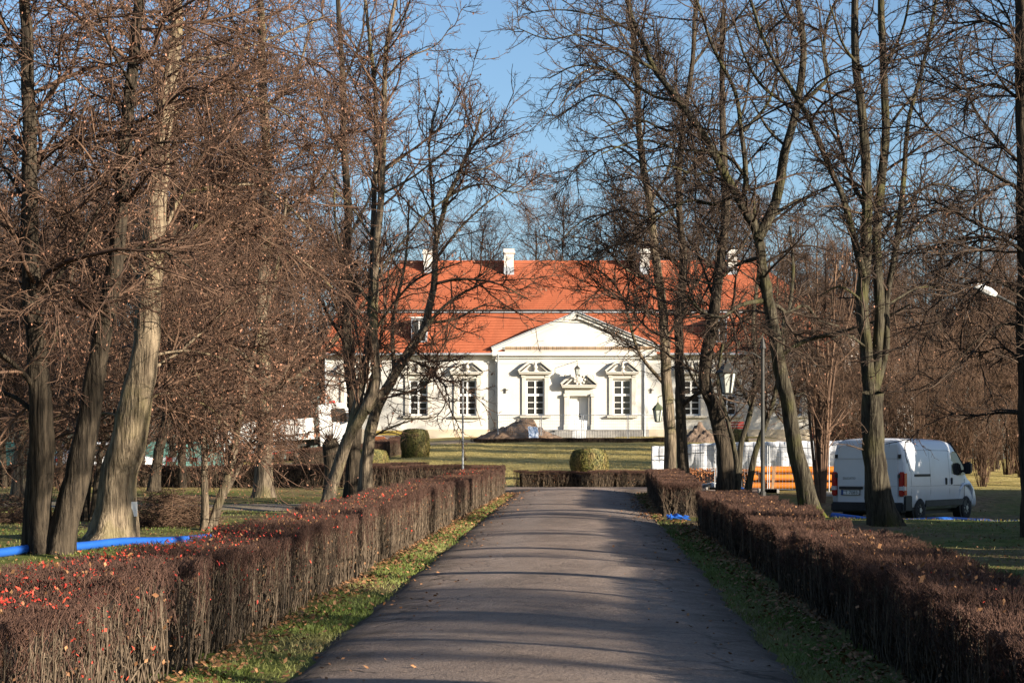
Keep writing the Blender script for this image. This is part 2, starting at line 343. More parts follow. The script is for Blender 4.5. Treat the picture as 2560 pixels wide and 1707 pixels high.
y = 22+26*rng.random(n)**1.3; x = -(3.6+rng.random(n)*(y*.28))
x2 = 4.2+rng.random(n)*(y*.24); x = np.where(rng.random(n) < .68, x, x2)
k = rng.random(n) < .3+.7*ss(-.4, .6, np.sin(x*1.1+y*.5)+np.sin(y*.9-x*.3)); x, y = x[k], y[k]
o = blades('grass', x, y, rng.uniform(.025, .06, len(x)), .003+.0001*y, m_grass); tag(o, 'park grass growing under the bare trees', 'grass')
n = 30000
y = 64+44*rng.random(n)**1.2; x = -8+22*rng.random(n)
o = blades('grass', x, y, rng.uniform(.03, .07, n), np.full(n, .012), mat('dry_grass', (.22, .185, .06), (.36, .285, .11), scale=.8, rough=.8, island=.15)); tag(o, 'dry yellowish lawn sloping up to the white manor', 'grass')
def flakes(name, x, y, z, size, m, flat=.5):
    n = len(x); a = rng.uniform(0, 6.28, n); u = np.stack([np.cos(a), np.sin(a), rng.normal(0, flat, n)], -1); v = np.stack([-np.sin(a), np.cos(a), rng.normal(0, flat, n)], -1)
    p = np.stack([x, y, z], -1); L = size[:, None]; V = np.empty((n, 4, 3))
    V[:, 0] = p-u*L; V[:, 1] = p+v*L*.55-np.array([0, 0, .3])*L; V[:, 2] = p+u*L; V[:, 3] = p-v*L*.55+np.array([0, 0, .25])*L
    i = np.arange(n)[:, None]*4; F = np.concatenate([i+[0, 1, 2], i+[0, 2, 3]])
    return np_mesh(name, V.reshape(-1, 3), [F], m)
n = 9000
y = 9+46*rng.random(n)**1.5; s = rng.random(n) < .5; e = np.abs(rng.normal(0, .28, n))
x = np.where(s, hl(y)+.12+e-.1, hr(y)-.12-e+.1)
n2 = 7000; y2 = 20+40*rng.random(n2)**1.2; x2 = np.where(rng.random(n2) < .6, -(3.4+rng.random(n2)*y2*.28), 4.2+rng.random(n2)*y2*.26)
n3 = 700; y3 = 9+46*rng.random(n3)**1.5; x3 = cx(y3)+np.sign(rng.normal(size=n3))*(1.85-np.abs(rng.normal(0, .5, n3)))
x, y = np.concatenate([x, x2, x3]), np.concatenate([y, y2, y3])
zz = gz(x, y)+.03+.115*np.clip(1-(np.abs(x-cx(y))/1.85)**2, 0, 1)+np.where(np.arange(len(x)) < n, .03*rng.random(len(x)), 0)
o = link('leaf_litter', flakes('leaf_litter', x, y, zz, rng.uniform(.010, .026, len(x))*(1+y*.008), m_leafF, .35)); tag(o, 'brown fallen leaves strewn along hedges and grass', 'leaves', kind='stuff')
# ------------------------------------------------------------------ tubes and branch growth (arrays: N branches x K points)
def tubes(P, Rr, S):
    N, K, _ = P.shape; T = np.gradient(P, axis=1) if K > 2 else np.repeat(P[:, 1:]-P[:, :1], K, 1)
    T /= np.linalg.norm(T, axis=2, keepdims=True)+1e-9
    mT = T.mean(1); ref = np.where(np.abs(mT[:, 2:3]) > .8, np.array([[1., 0, 0]]), np.array([[0, 0, 1.]]))[:, None, :]
    U = np.cross(T, np.broadcast_to(ref, T.shape)); U /= np.linalg.norm(U, axis=2, keepdims=True)+1e-9; Vv = np.cross(T, U)
    a = np.arange(S)*2*np.pi/S
    V = P[:, :, None, :]+Rr[:, :, None, None]*(np.cos(a)[:, None]*U[:, :, None, :]+np.sin(a)[:, None]*Vv[:, :, None, :])
    idx = np.arange(N*K*S).reshape(N, K, S); A = idx[:, :-1]; B = idx[:, 1:]
    F = np.stack([A, np.roll(A, -1, 2), np.roll(B, -1, 2), B], -1).reshape(-1, 4)
    return V.reshape(-1, 3), F
def merge(parts):
    Vs, Fs, o = [], [], 0
    for V, F in parts: Vs.append(V); Fs.append(F+o); o += len(V)
    return np.concatenate(Vs), Fs
def grow(r, P, Rr, n, t0, t1, lmin, lmax, ang, sd_, K, up=0., wig=.15, rfrac=.6, rk=.012, rtip=.003, fall=.4, flat=1., wts=None, minr=0.):
    N, KP, _ = P.shape; seg = np.linalg.norm(np.diff(P, axis=1), axis=2); L = seg.sum(1)
    wgt = L if wts is None else L*wts
    i = r.choice(N, n, p=wgt/wgt.sum()); t = r.uniform(t0, t1, n); f = t*(KP-1); j = np.minimum(f.astype(int), KP-2); fr = (f-j)[:, None]
    p = P[i, j]*(1-fr)+P[i, j+1]*fr; rp = Rr[i, j]*(1-fr[:, 0])+Rr[i, j+1]*fr[:, 0]
    T = P[i, j+1]-P[i, j]; T /= np.linalg.norm(T, axis=1, keepdims=True)+1e-9
    q = r.normal(size=(n, 3)); q[:, 2] *= flat; q -= (q*T).sum(1, keepdims=True)*T; q /= np.linalg.norm(q, axis=1, keepdims=True)+1e-9
    a = np.radians(r.normal(ang, sd_, n))[:, None]; d = np.cos(a)*T+np.sin(a)*q
    ln = r.uniform(lmin, lmax, n)*(1-fall*t)*np.clip(L[i]/2.0, .35, 1.0); step = (ln/(K-1))[:, None]
    Q = np.empty((n, K, 3)); Q[:, 0] = p; drift = r.normal(0, wig*.5, (n, 3))
    for k in range(1, K):
        d = d+r.normal(0, wig, (n, 3))+drift*.5; d[:, 2] += up*(1 if np.isscalar(up) else 1); d /= np.linalg.norm(d, axis=1, keepdims=True)
        Q[:, k] = Q[:, k-1]+d*step
    r0 = np.maximum(np.minimum(rp*rfrac, ln*rk+.002), rtip*1.2); s = np.linspace(0, 1, K)[None, :]
    return Q, r0[:, None]*(1-s)**.8+rtip*s**.6*1.0
def spline(pts, n):
    pts = np.array(pts, float); m = len(pts)
    if m == 2: return pts[0]+np.linspace(0, 1, n)[:, None]*(pts[1]-pts[0])
    e = np.vstack([2*pts[0]-pts[1], pts, 2*pts[-1]-pts[-2]]); t = np.linspace(0, m-1, n); i = np.minimum(t.astype(int), m-2); f = (t-i)[:, None]
    a, b, c, d = e[i], e[i+1], e[i+2], e[i+3]
    return .5*(2*b+(c-a)*f+(2*a-5*b+4*c-d)*f**2+(3*b-a-3*c+d)*f**3)
def leaf_mesh(name, P, size, m, r):
    n = len(P); u = r.normal(size=(n, 3)); u[:, 2] = -np.abs(u[:, 2])-.8; u /= np.linalg.norm(u, axis=1, keepdims=True)
    q = np.cross(u, r.normal(size=(n, 3))); q /= np.linalg.norm(q, axis=1, keepdims=True)+1e-9; b = np.cross(u, q); L = size[:, None]
    V = np.empty((n, 4, 3)); V[:, 0] = P; V[:, 1] = P+u*L*.5+q*L*.3+b*L*.1; V[:, 2] = P+u*L; V[:, 3] = P+u*L*.5-q*L*.3+b*L*.1
    i = np.arange(n)[:, None]*4; F = np.concatenate([i+[0, 1, 2], i+[0, 2, 3]])
    return np_mesh(name, V.reshape(-1, 3), [F], m)
# ------------------------------------------------------------------ hedges: clipped sections built of stems and twigs
def hedge_chunk(seed, L=.62, th=.95, H=.80):
    r = np.random.default_rng(seed); n = 95
    x0 = np.where(r.random(n) < .7, np.sign(r.normal(size=n))*r.uniform(.26, .46, n), r.uniform(-.4, .4, n))*th/.95
    y0 = r.uniform(-L/2, L/2, n); h = r.uniform(.6, .98, n)*H; K = 6
    P = np.empty((n, K, 3)); s = np.linspace(0, 1, K)
    for c, b in ((0, x0), (1, y0)):
        P[:, :, c] = b[:, None]+r.normal(0, .085, (n, 1))*s+np.cumsum(r.normal(0, .02, (n, K)), 1)
    P[:, :, 0] = np.clip(P[:, :, 0]*(1+.06*s), -th/2, th/2); P[:, :, 2] = h[:, None]*s-.03
    Rr = np.linspace(1, .45, K)[None]*r.uniform(.0045, .009, n)[:, None]
    A = [tubes(P, Rr, 4)]
    Q, RQ = grow(r, P, Rr, 520, .2, 1, .12, .34, 28, 14, 4, up=.06, wig=.22, rfrac=.7, rtip=.002, fall=.2); Q[:, :, 2] = np.minimum(Q[:, :, 2], H+r.normal(0, .012, (len(Q), 1)))
    ok = np.abs(Q[:, -1, 0]) < th/2+.03; Q, RQ = Q[ok], np.maximum(RQ[ok], .0022); A.append(tubes(Q, RQ, 3))
    V, F = merge(A); stems = np_mesh('hedge_stems', V, F, m_hedge)
    # dense tips on top and shoulders
    n = 1500; tx = r.uniform(-th/2, th/2, n); ty = r.uniform(-L/2-.02, L/2+.02, n); tz = H-np.abs(r.normal(0, .05, n))-.03
    face = r.random(n) < .26; tx = np.where(face, np.sign(r.normal(size=n))*(th/2-np.abs(r.normal(0, .035, n))), tx); tz = np.where(face, H*(1-.55*r.random(n)**1.8), tz)
    d = r.normal(0, .5, (n, 3)); d[:, 2] = np.abs(d[:, 2])+.7; d[:, 0] += np.where(face, np.sign(tx)*.35, 0); d /= np.linalg.norm(d, axis=1, keepdims=True)
    ln = r.uniform(.04, .11, n)[:, None]; p = np.stack([tx, ty, tz], -1); P2 = np.stack([p-d*ln*.5, p+d*ln*.6], 1)
    P2[:, :, 2] = np.minimum(P2[:, :, 2], H+.03*r.random((n, 1))+.07*(r.random((n, 1)) < .05))
    V, F = tubes(P2, np.tile([[.003, .0018]], (n, 1)), 3)
    tips = np_mesh('hedge_tips', V, [F], m_hedgeT)
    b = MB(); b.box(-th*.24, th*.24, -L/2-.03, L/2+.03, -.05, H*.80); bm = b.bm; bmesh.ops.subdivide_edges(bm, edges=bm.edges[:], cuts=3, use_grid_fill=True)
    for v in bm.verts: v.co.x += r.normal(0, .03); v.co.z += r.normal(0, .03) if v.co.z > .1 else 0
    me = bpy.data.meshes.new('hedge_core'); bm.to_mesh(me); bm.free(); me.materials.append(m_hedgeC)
    n = 46; lx_ = np.where(r.random(n) < .6, np.sign(r.normal(size=n))*(th/2-.05*r.random(n)), r.uniform(-th/2, th/2, n)); lz_ = np.where(np.abs(lx_) > th*.4, H*r.random(n), H+.01)
    lf = leaf_mesh('caught_leaf', np.stack([lx_, r.uniform(-L/2, L/2, n), lz_], -1), r.uniform(.02, .045, n), m_leafF, r)
    m2 = 14; sp = np.stack([r.uniform(-th/2, th/2, m2), r.uniform(-L/2, L/2, m2), np.full(m2, H-.04)], -1); dd_ = r.normal(0, .25, (m2, 3)); dd_[:, 2] = 1; hh_ = r.uniform(.06, .17, m2)[:, None]
    return stems, tips, me, lf
CH = [hedge_chunk(s) for s in (1, 2, 3, 4, 5)]
def hedge(path, label, side=1, h=1., gaps=(), group=None, wd=1., name='clipped_hedge', wob=.03):
    """path: list of (x,y) of the hedge centre line; sections follow it"""
    pts = np.array(path, float); seg = np.linalg.norm(np.diff(pts, axis=0), axis=1); cum = np.concatenate([[0], np.cumsum(seg)]); tot = cum[-1]
    root = empty(name, (pts[0][0], pts[0][1], g(*pts[0])), label, 'hedge', group); s = .3; k = 0; off = 0; hh = 1
    base = Vector(root.location)
    nb = 0
    while s < tot:
        x = np.interp(s, cum, pts[:, 0]); y = np.interp(s, cum, pts[:, 1]); x2 = np.interp(s+.1, cum, pts[:, 0]); y2 = np.interp(s+.1, cum, pts[:, 1])
        if s >= tot-.12: x2, y2 = 2*x-np.interp(s-.1, cum, pts[:, 0]), 2*y-np.interp(s-.1, cum, pts[:, 1])
        if nb <= 0: nb = random.randint(4, 9); off = random.uniform(-wob, wob)*1.6; hh = random.uniform(.95, 1.05); s += .07
        nb -= 1; a = math.atan2(y2-y, x2-x)-math.pi/2
        a += math.pi if random.random() < .5 else 0; st, tp, co, lf = CH[random.randrange(5)]
        M = (x+off*math.cos(a)*(1 if True else 0)+random.uniform(-.01, .01), y, float(gz(x, y)))
        sec = link('hedge_section', st, root); sec.location = Vector(M)-base; sec.rotation_euler = (0, 0, a)
        sec.scale = (wd*random.uniform(.94, 1.05), 1.06, h*hh*random.uniform(.95, 1.04)); sec.rotation_euler = (random.gauss(0, .012), random.gauss(0, .02), a+random.gauss(0, .03))
        for nm, me in (('twig_tip', tp), ('dark_core', co), ('caught_leaf', lf)): link(nm, me, sec, kind='stuff')
        s += .58; k += 1
    for (q, q2) in ((pts[0], pts[1]), (pts[-1], pts[-2])):          # clipped end faces
        u = (q2-q)/np.linalg.norm(q2-q); a = math.atan2(u[1], u[0]); c = q-u*.04; st, tp, co, lf = CH[random.randrange(5)]
        sec = link('hedge_section', st, root); sec.location = Vector((c[0], c[1], float(gz(*c))))-base; sec.rotation_euler = (0, 0, a); sec.scale = (.42, wd*1.45, h)
        link('twig_tip', tp, sec, kind='stuff')
    return root
yy = np.linspace(7, 55, 25)
hedge([(float(hl(t))-.475, t) for t in yy], 'long clipped brown hedge along the left side of the road')
hedge([(float(hr(t))+.475, t) for t in np.linspace(7, 34.6, 15)], 'long clipped brown hedge along the right side of the road', h=.88)
hedge([(float(hr(t))+.42, t) for t in np.linspace(39.8, 54, 8)], 'short hedge block where the right hedge meets the cross road', h=.92, wd=.9)
hedge([(-.5, 62.3), (-4, 62.0), (-8, 62.0), (-14, 62.6), (-20, 63.5)], 'shaded hedge running left across the end of the road', h=.92)
hedge([(.35, 62.6), (2.2, 62.3), (4.3, 62.6), (6.0, 63.4)], 'low hedge below the round bush at the end of the road', h=.72)
hedge([(-9.5, 84), (-7.2, 86), (-6.2, 91), (-5.6, 97)], 'low hedge curving up the lawn beside two round bushes', h=1.0, wd=1.2, wob=.0)
hedge([(-10.5, 72), (-8.5, 71.2), (-6, 71.2), (-3.6, 72)], 'low trimmed hedge at the foot of the lawn, left of the pole', h=.6, wd=1.1)
hedge([(-2.2, 109), (1, 109.3), (5, 109.4), (10, 109)], 'dark low hedge along the top of the lawn before the door', h=.3, wd=1.0)
# scattered red and orange leaves caught on the hedge tops
def hedge_leaves(name, side, n, y0, y1, col, label, sz=(.006, .014)):
    r = np.random.default_rng(n); y = y0+(y1-y0)*r.random(n)**1.6; f = r.random(n)**.7
    x = np.where(side < 0, hl(y)-f*.92, hr(y)+f*.9); z = gz(x, y)+(.80 if side < 0 else .71)+r.uniform(-.01, .05, n)
    dn = r.random(n) < .12; x = np.where(dn, np.where(side < 0, hl(y)+.03, hr(y)-.03), x); z = np.where(dn, z-r.uniform(.05, .6, n), z)
    o = link(name, flakes(name, x, y, z, r.uniform(*sz, n), col, .6)); tag(o, label, 'leaves', kind='stuff')
hedge_leaves('red_leaf', -1, 1500, 10.5, 19, m_leafRed, 'bright red leaves on the near top of the left hedge')
hedge_leaves('red_leaf', -1, 420, 20, 55, m_leafRed, 'sparse red leaves along the far left hedge', (.010, .02))
hedge_leaves('red_leaf', 1, 60, 9, 20, m_leafRed, 'few red leaves on the near right hedge')
hedge_leaves('brown_leaf', 1, 120, 12, 34, m_leafF, 'brown leaves lying on top of the right hedge', (.014, .03))
hedge_leaves('brown_leaf', -1, 70, 12, 50, m_leafF, 'brown leaves lying on top of the left hedge', (.014, .028))
# ------------------------------------------------------------------ the manor house
PD = 120.0; S_ = PD/FP; BP = 1100.0
def lx(px): return (px-1448)*S_
def lz(py): return (BP-py)*S_
P0 = W(1448, BP, PD)
manor = empty('manor_house', P0, 'long white single storey manor with red tiled broken roof and pediment', 'building')
WT = .55
OPEN = [(p, lx(p-23.5), lx(p+23.5), lz(1039), lz(949)) for p in (885, 1046, 1168, 1338, 1555, 1728, 1818, 1981)]
DOOR = (1448, lx(1424), lx(1471), lz(1074), lz(990))
def wall_boxes(b, x0, x1, z0, z1, opens, y0, y1):
    x = x0
    for _, a, c, lo, hi in sorted(opens, key=lambda o: o[1]):
        b.box(x, a, y0, y1, z0, z1); b.box(a, c, y0, y1, z0, lo); b.box(a, c, y0, y1, hi, z1); x = c
    b.box(x, x1, y0, y1, z0, z1)
RY = -.28                                               # the centre bay stands proud
b = MB(); wall_boxes(b, lx(811), lx(1238), -.6, lz(884), [o for o in OPEN if o[0] < 1238], 0, WT); b.build('wall', m_plaster, manor)
b = MB(); wall_boxes(b, lx(1620), lx(2085), -.6, lz(884), [o for o in OPEN if o[0] > 1620], 0, WT); b.build('wall', m_plaster, manor)
b = MB(); wall_boxes(b, lx(1238), lx(1620), -.6, lz(884), [o for o in OPEN if 1238 < o[0] < 1620]+[DOOR], RY, WT); b.build('wall', m_plaster, manor, label='projecting centre bay wall')
b = MB(); b.box(lx(811), lx(811)+.5, WT, 15.9, -.6, lz(884)); b.box(lx(2085)-.5, lx(2085), WT, 15.9, -.6, lz(884)); b.box(lx(811), lx(2085), 15.9, 16.4, -.6, lz(884)); b.build('wall', m_plaster, manor)
b = MB(); b.box(lx(811)+.5, lx(2085)-.5, WT+1.2, WT+1.3, 0, lz(884)); b.build('inner_wall', mat('room', (.10, .085, .07), rough=1), manor)
# plinth, string courses, cornice
for x0, x1, y in ((811, 1237, 0), (1621, 2085, 0)):
    b = MB(); b.box(lx(x0)-.05, lx(x1), y-.07, y-.002, -.6, lz(1073)); b.build('plinth', m_plinth, manor)
    b = MB(); b.box(lx(x0)-.02, lx(x1), y-.03, y-.002, lz(909), lz(906)); b.build('string_course', m_plaster, manor)
    b = MB(); b.box(lx(x0)-.12, lx(x1), y-.16, y-.002, lz(896), lz(890.5)); b.box(lx(x0)-.25, lx(x1), y-.30, y-.003, lz(890), lz(884)); b.build('cornice', m_plaster, manor)
b = MB(); b.box(lx(1236), lx(1409), RY-.07, RY-.002, -.6, lz(1074)); b.box(lx(1486), lx(1622), RY-.07, RY-.002, -.6, lz(1074)); b.build('plinth', m_greystone, manor, label='grey weathered plinth beside the steps')
b = MB(); b.box(lx(1238), lx(1620), RY-.03, RY-.002, lz(909), lz(906)); b.build('string_course', m_plaster, manor)
b = MB(); b.box(lx(1232), lx(1628), RY-.12, RY-.002, lz(897), lz(891)); b.box(lx(1230), lx(1640), RY-.32, RY-.003, lz(890.5), lz(880)); b.build('cornice', m_plaster, manor)
b = MB(); b.box(lx(1262), lx(1636), RY-.34, RY+.0, lz(879.5), lz(876)); b.build('tile_ledge', m_stone, manor)
for k in range(46):
    pass
bt = MB()
for k in range(74):
    x = lx(1263)+k*(lx(1636)-lx(1263))/74; Mt = Matrix.Translation((x+.06, RY-.19, lz(872.5))) @ Matrix.Rotation(R(-38), 4, 'X') @ Matrix.Rotation(random.uniform(-.05, .05), 4, 'Y')
    bt.box(-.058, .058, -.19, .19, -.02, .02, M=Mt)
bt.build('ledge_tile', mat('old_ledge_tile', (.42, .27, .16), (.50, .36, .24), scale=2, rough=.9, island=.3), manor, kind='stuff')
# pediment
apx, apz = lx(1442), lz(782); l0, r0, bz = lx(1236), lx(1648), lz(876)
b = MB(); b.prism([(l0, bz), (r0, bz), (apx, apz-.1)], RY-.02, RY+4.2); ped = b.build('pediment', m_plaster, manor)
def rake(b, x0, z0, x1, z1, t0, t1, y0, y1):
    dx, dz = x1-x0, z1-z0; L = math.hypot(dx, dz); nx, nz = -dz/L, dx/L
    if nz < 0: nx, nz = -nx, -nz
    b.prism([(x0+nx*t0, z0+nz*t0), (x1+nx*t0, z1+nz*t0), (x1+nx*t1, z1+nz*t1), (x0+nx*t1, z0+nz*t1)], y0, y1)
for (x0, x1) in ((l0-.15, apx), (r0+.2, apx)):
    b = MB(); rake(b, x0, bz+.02, x1, apz-.12, -.22, -.02, RY-.2, RY-.025); rake(b, x0, bz+.02, x1, apz-.12, -.01, .10, RY-.33, RY-.02); b.build('raking_cornice', m_plaster, ped)
    b = MB(); rake(b, x0, bz+.04, x1, apz-.10, .105, .16, RY-.42, RY+4.2); b.build('flashing', m_zinc, ped)
b = MB(); b.lathe([(.05, 0), (.18, .05), (.2, .12), (.1, .2)], 10, Matrix.Translation((lx(1446), RY-.1, lz(801)))); b.build('crest', m_stone, ped)
# roof: underlay, tile courses, ridge, gutter
def zd(py, d): return CZ+(HY-py)/FP*d-P0[2]
def xd(px, d): return (px-1280)/FP*d-P0[0]
e_y, b_y, r_y = -.55, 3.0, 8.2
ez, bz_, bz2, rz_ = zd(884, PD+e_y), zd(783, PD+b_y), zd(776, PD+b_y), zd(656, PD+r_y)
EL, ER = lx(811)-.3, lx(2085)+.3; BL, BR = xd(842, PD+b_y), xd(2056, PD+b_y); RL, RR_ = xd(1000, PD+r_y), xd(1890, PD+r_y)
bk = 16.4+.55; bb = 16.4-3.0; b = MB(); vv = lambda *p: b.bm.verts.new(p)
E = [vv(EL, e_y, ez), vv(ER, e_y, ez), vv(ER, bk, ez), vv(EL, bk, ez)]; B = [vv(BL, b_y, bz_), vv(BR, b_y, bz_), vv(BR, bb, bz_), vv(BL, bb, bz_)]
B2 = [vv(BL-.1, b_y-.12, bz2), vv(BR+.1, b_y-.12, bz2), vv(BR+.1, bb+.12, bz2), vv(BL-.1, bb+.12, bz2)]; rl, rr = vv(RL, r_y, rz_), vv(RR_, r_y, rz_)
for k in range(4):
    j = (k+1) % 4; b.bm.faces.new((E[k], E[j], B[j], B[k])); b.bm.faces.new((B[k], B[j], B2[j], B2[k]))
b.bm.faces.new((B2[0], B2[1], rr, rl)); b.bm.faces.new((B2[2], B2[3], rl, rr)); b.bm.faces.new((B2[1], B2[2], rr)); b.bm.faces.new((B2[3], B2[0], rl)); b.bm.faces.new(E[::-1])
roof = b.build('roof', m_tile, manor)
def courses(bl, br, tr, tl, rows, tw, seed, skip=None):
    bl, br, tr, tl = map(np.array, (bl, br, tr, tl)); r = np.random.default_rng(seed)
    up = (tl+tr)/2-(bl+br)/2; Lr = np.linalg.norm(np.array([0, up[1], up[2]])); nrm = np.array([0, -up[2], up[1]])/Lr
    for k in range(rows):
        v0, v1 = k/rows, (k+1.12)/rows; a0, c0 = bl+(tl-bl)*v0, br+(tr-br)*v0; a1, c1 = bl+(tl-bl)*min(v1, 1), br+(tr-br)*min(v1, 1)
        n = int((c0[0]-a0[0])/tw); f = (np.arange(n+1)+(.5 if k % 2 else 0)-.25*(k % 2))/n; f = np.clip(f, 0, 1); f0, f1 = f[:-1]+.00006, f[1:]-.00006
        lift0 = .045+r.normal(0, .0012, n); lift1 = .010; th = .015
        def pt(a, c, ff, lf): return a+(c-a)*ff[:, None]+nrm*np.broadcast_to(np.asarray(lf), ff.shape)[:, None]
        V = np.stack([pt(a0, c0, f0, lift0-th), pt(a0, c0, f1, lift0-th), pt(a1, c1, f1, lift1-th), pt(a1, c1, f0, lift1-th), pt(a0, c0, f0, lift0), pt(a0, c0, f1, lift0), pt(a1, c1, f1, lift1), pt(a1, c1, f0, lift1)], 1)
        i = np.arange(n)[:, None]*8; F = np.concatenate([i+q for q in ([4, 5, 6, 7], [0, 1, 5, 4], [1, 2, 6, 5], [3, 0, 4, 7])])
        link('tile_course', np_mesh('tile_course', V.reshape(-1, 3), [F], m_tile, False), roof)
courses((EL, e_y, ez), (ER, e_y, ez), (BR, b_y, bz_), (BL, b_y, bz_), 15, .30, 1)
courses((BL-.1, b_y-.12, bz2), (BR+.1, b_y-.12, bz2), (RR_, r_y, rz_), (RL, r_y, rz_), 24, .30, 2)
b = MB(); b.tube([(RL, r_y, rz_+.03), (RR_, r_y, rz_+.03)], .11, 8); b.build('ridge_cap', m_tile, roof)
b = MB(); b.box(BL-.1, BR+.1, b_y-.2, b_y-.125, bz_+.03, bz2-.06); b.build('flashing', m_zinc, roof)
b = MB(); b.tube([(BL-.12, b_y-.26, bz2-.01), (BR+.12, b_y-.26, bz2-.01)], .055, 8); b.build('gutter', m_iron, roof)
for x0, x1 in ((EL, lx(1232)), (lx(1652), ER)):
    b = MB(); b.tube([(x0, e_y-.06, ez-.03), (x1, e_y-.06, ez-.03)], .075, 8); b.build('gutter', m_zinc, roof)
for px, yy_ in ((1245, RY-.08), (1610.5, RY-.08), (814, -.1), (2080, -.1)):
    b = MB(); z1 = lz(892) if px in (1245, 1610.5) else lz(886)
    b.tube([(lx(px), yy_-.25, z1+.12), (lx(px), yy_-.2, z1), (lx(px), yy_, z1-.35), (lx(px), yy_, -.2)], .05, 8); b.build('downpipe', m_zinc, manor)
for px, w_, d_, t_ in ((1272.5, 25, 7.2, 624), (1071, 24, 7.4, 626), (1611, 24, 7.2, 624), (1830, 24, 7.2, 626)):
    x = xd(px, PD+d_); hw = w_/2*S_; zt = zd(t_, PD+d_)
    b = MB(); b.box(x-hw, x+hw, d_-.45, d_+.45, rz_-1.6, zt-.12); c = b.build('chimney', m_plaster, roof)
    b = MB(); b.box(x-hw-.09, x+hw+.09, d_-.54, d_+.54, zt-.30, zt-.16); b.box(x-hw-.05, x+hw+.05, d_-.5, d_+.5, zt-.159, zt); b.build('cap', m_plaster, c)
    b = MB(); b.box(x-hw-.02, x+hw+.02, d_-.47, d_+.47, rz_-1.5, zd(669, PD+d_)); b.build('flashing', m_zinc, c)
for px in (1050, 1793):      # roof windows in the lower slope
    x = xd(px, PD+1.4); z0, z1 = zd(856, PD+.6), zd(800, PD+2.0)
    b = MB(); b.box(x-.52, x+.52, .35, 2.6, z0, z1); dm = b.build('dormer', m_zinc, roof)
    b = MB(); b.box(x-.42, x+.42, .30, .345, z0+.12, z1-.14); b.build('pane', m_glass, dm)
    b = MB(); b.box(x-.62, x+.62, .2, 2.8, z1+.003, z1+.07); b.box(x-.03, x+.03, .27, .298, z0+.12, z1-.14); b.build('dormer_frame', m_white, dm)
# windows: frame with panes, stone surround with broken pediment
def win_parts():
    hw, h = 23.5*S_, 90*S_; b = MB(); y0, y1 = .17, .25; fr = .11
    b.box(-hw, -hw+fr, y0, y1, 0, h); b.box(hw-fr, hw, y0, y1, 0, h); b.box(-hw+fr, hw-fr, y0, y1, 0, fr); b.box(-hw+fr, hw-fr, y0, y1, h-fr, h)
    b.box(-.055, .055, y0-.02, y1, fr, h-fr); ztr = h*.575; b.box(-hw+fr, -.056, y0-.025, y1, ztr-.075, ztr+.075); b.box(.056, hw-fr, y0-.025, y1, ztr-.075, ztr+.075)
    zs = [fr, fr+(ztr-.075-fr)*.31, fr+(ztr-.075-fr)*.65, ztr-.075, ztr+.075, ztr+.075+(h-fr-ztr-.075)*.52, h-fr]; bars = [1, 2, 5]
    for k in bars:
        for s in (-1, 1): a, c = sorted((s*.056, s*(hw-fr))); b.box(a, c, y0+.01, y1-.01, zs[k]-.022, zs[k]+.022)
    panes = []
    for a, c in ((0, 1), (1, 2), (2, 3), (4, 5), (5, 6)):
        for s in (-1, 1): p, q = sorted((s*.056, s*(hw-fr))); panes.append((p, q, zs[a]+(.022 if a in bars else 0), zs[c]-(.022 if c in bars else 0)))
    return b, panes, hw, h
b, panes, HWn, HHn = win_parts(); me_win = b.build('window', m_white, None).data; bpy.data.objects.remove(bpy.data.objects['window'])
me_panes = []
for p, q, z0, z1 in panes:
    bb_ = MB(); bb_.box(p, q, .205, .213, z0, z1); ob = bb_.build('pane', m_glass); me_panes.append(ob.data); bpy.data.objects.remove(ob)
def surround_parts():
    s = S_; b = MB()
    for k in (-1, 1):
        a, c = sorted((k*23.5*s, k*33*s)); b.box(a, c, -.10, -.002, 0, 93*s)                       # jambs
        a, c = sorted((k*33.01*s, k*35*s)); b.box(a, c, -.06, -.002, 60*s, 99*s)                     # ears
    b.box(-33*s, 33*s, -.11, -.002, 93.02*s, 98*s); b.box(-35*s, 35*s, -.09, -.001, 98.02*s, 103*s)
    for k in (-1, 1): a, c = sorted((k*25*s, k*35*s)); b.box(a, c, -.16, -.091, 96*s, 102.9*s)
    b.box(-40*s, 40*s, -.34, -.001, 103.05*s, 106*s); b.box(-41.5*s, 41.5*s, -.40, -.002, 106.05*s, 109*s)
    b.box(-38*s, 38*s, -.26, -.001, -5*s, -1.5*s); b.box(-39*s, 39*s, -.3, -.002, -1.48*s, -.05*s)      # sill
    pd = MB()
    for k in (-1, 1):
        x0, z0, x1, z1 = k*41*s, 109.1*s, k*14*s, 131*s; rake(pd, x0, z0, x1, z1, 0, .12, -.40, -.003); rake(pd, x0+(-k)*.16, z0, x1, z1-.09, -.11, -.005, -.28, -.004)
    pd.prism([(-34*s, 109.1*s), (34*s, 109.1*s), (14*s, 125*s), (-14*s, 125*s)], -.06, -.005)
    bu = MB(); M = Matrix.Translation((0, -.22, 109.1*s)); bu.lathe([(.16, 0), (.13, .08), (.09, .16), (.15, .24), (.14, .34), (.09, .42), (.07, .45), (.10, .50), (.10, .58), (.05, .63)], 12, M)
    return b, pd, bu
b, pd, bu = surround_parts(); meS = []
for q, nm in ((b, 'window_surround'), (pd, 'pediment'), (bu, 'bust')): ob = q.build(nm, m_stone, None); meS.append((nm, ob.data)); bpy.data.objects.remove(ob)
me_blind = None
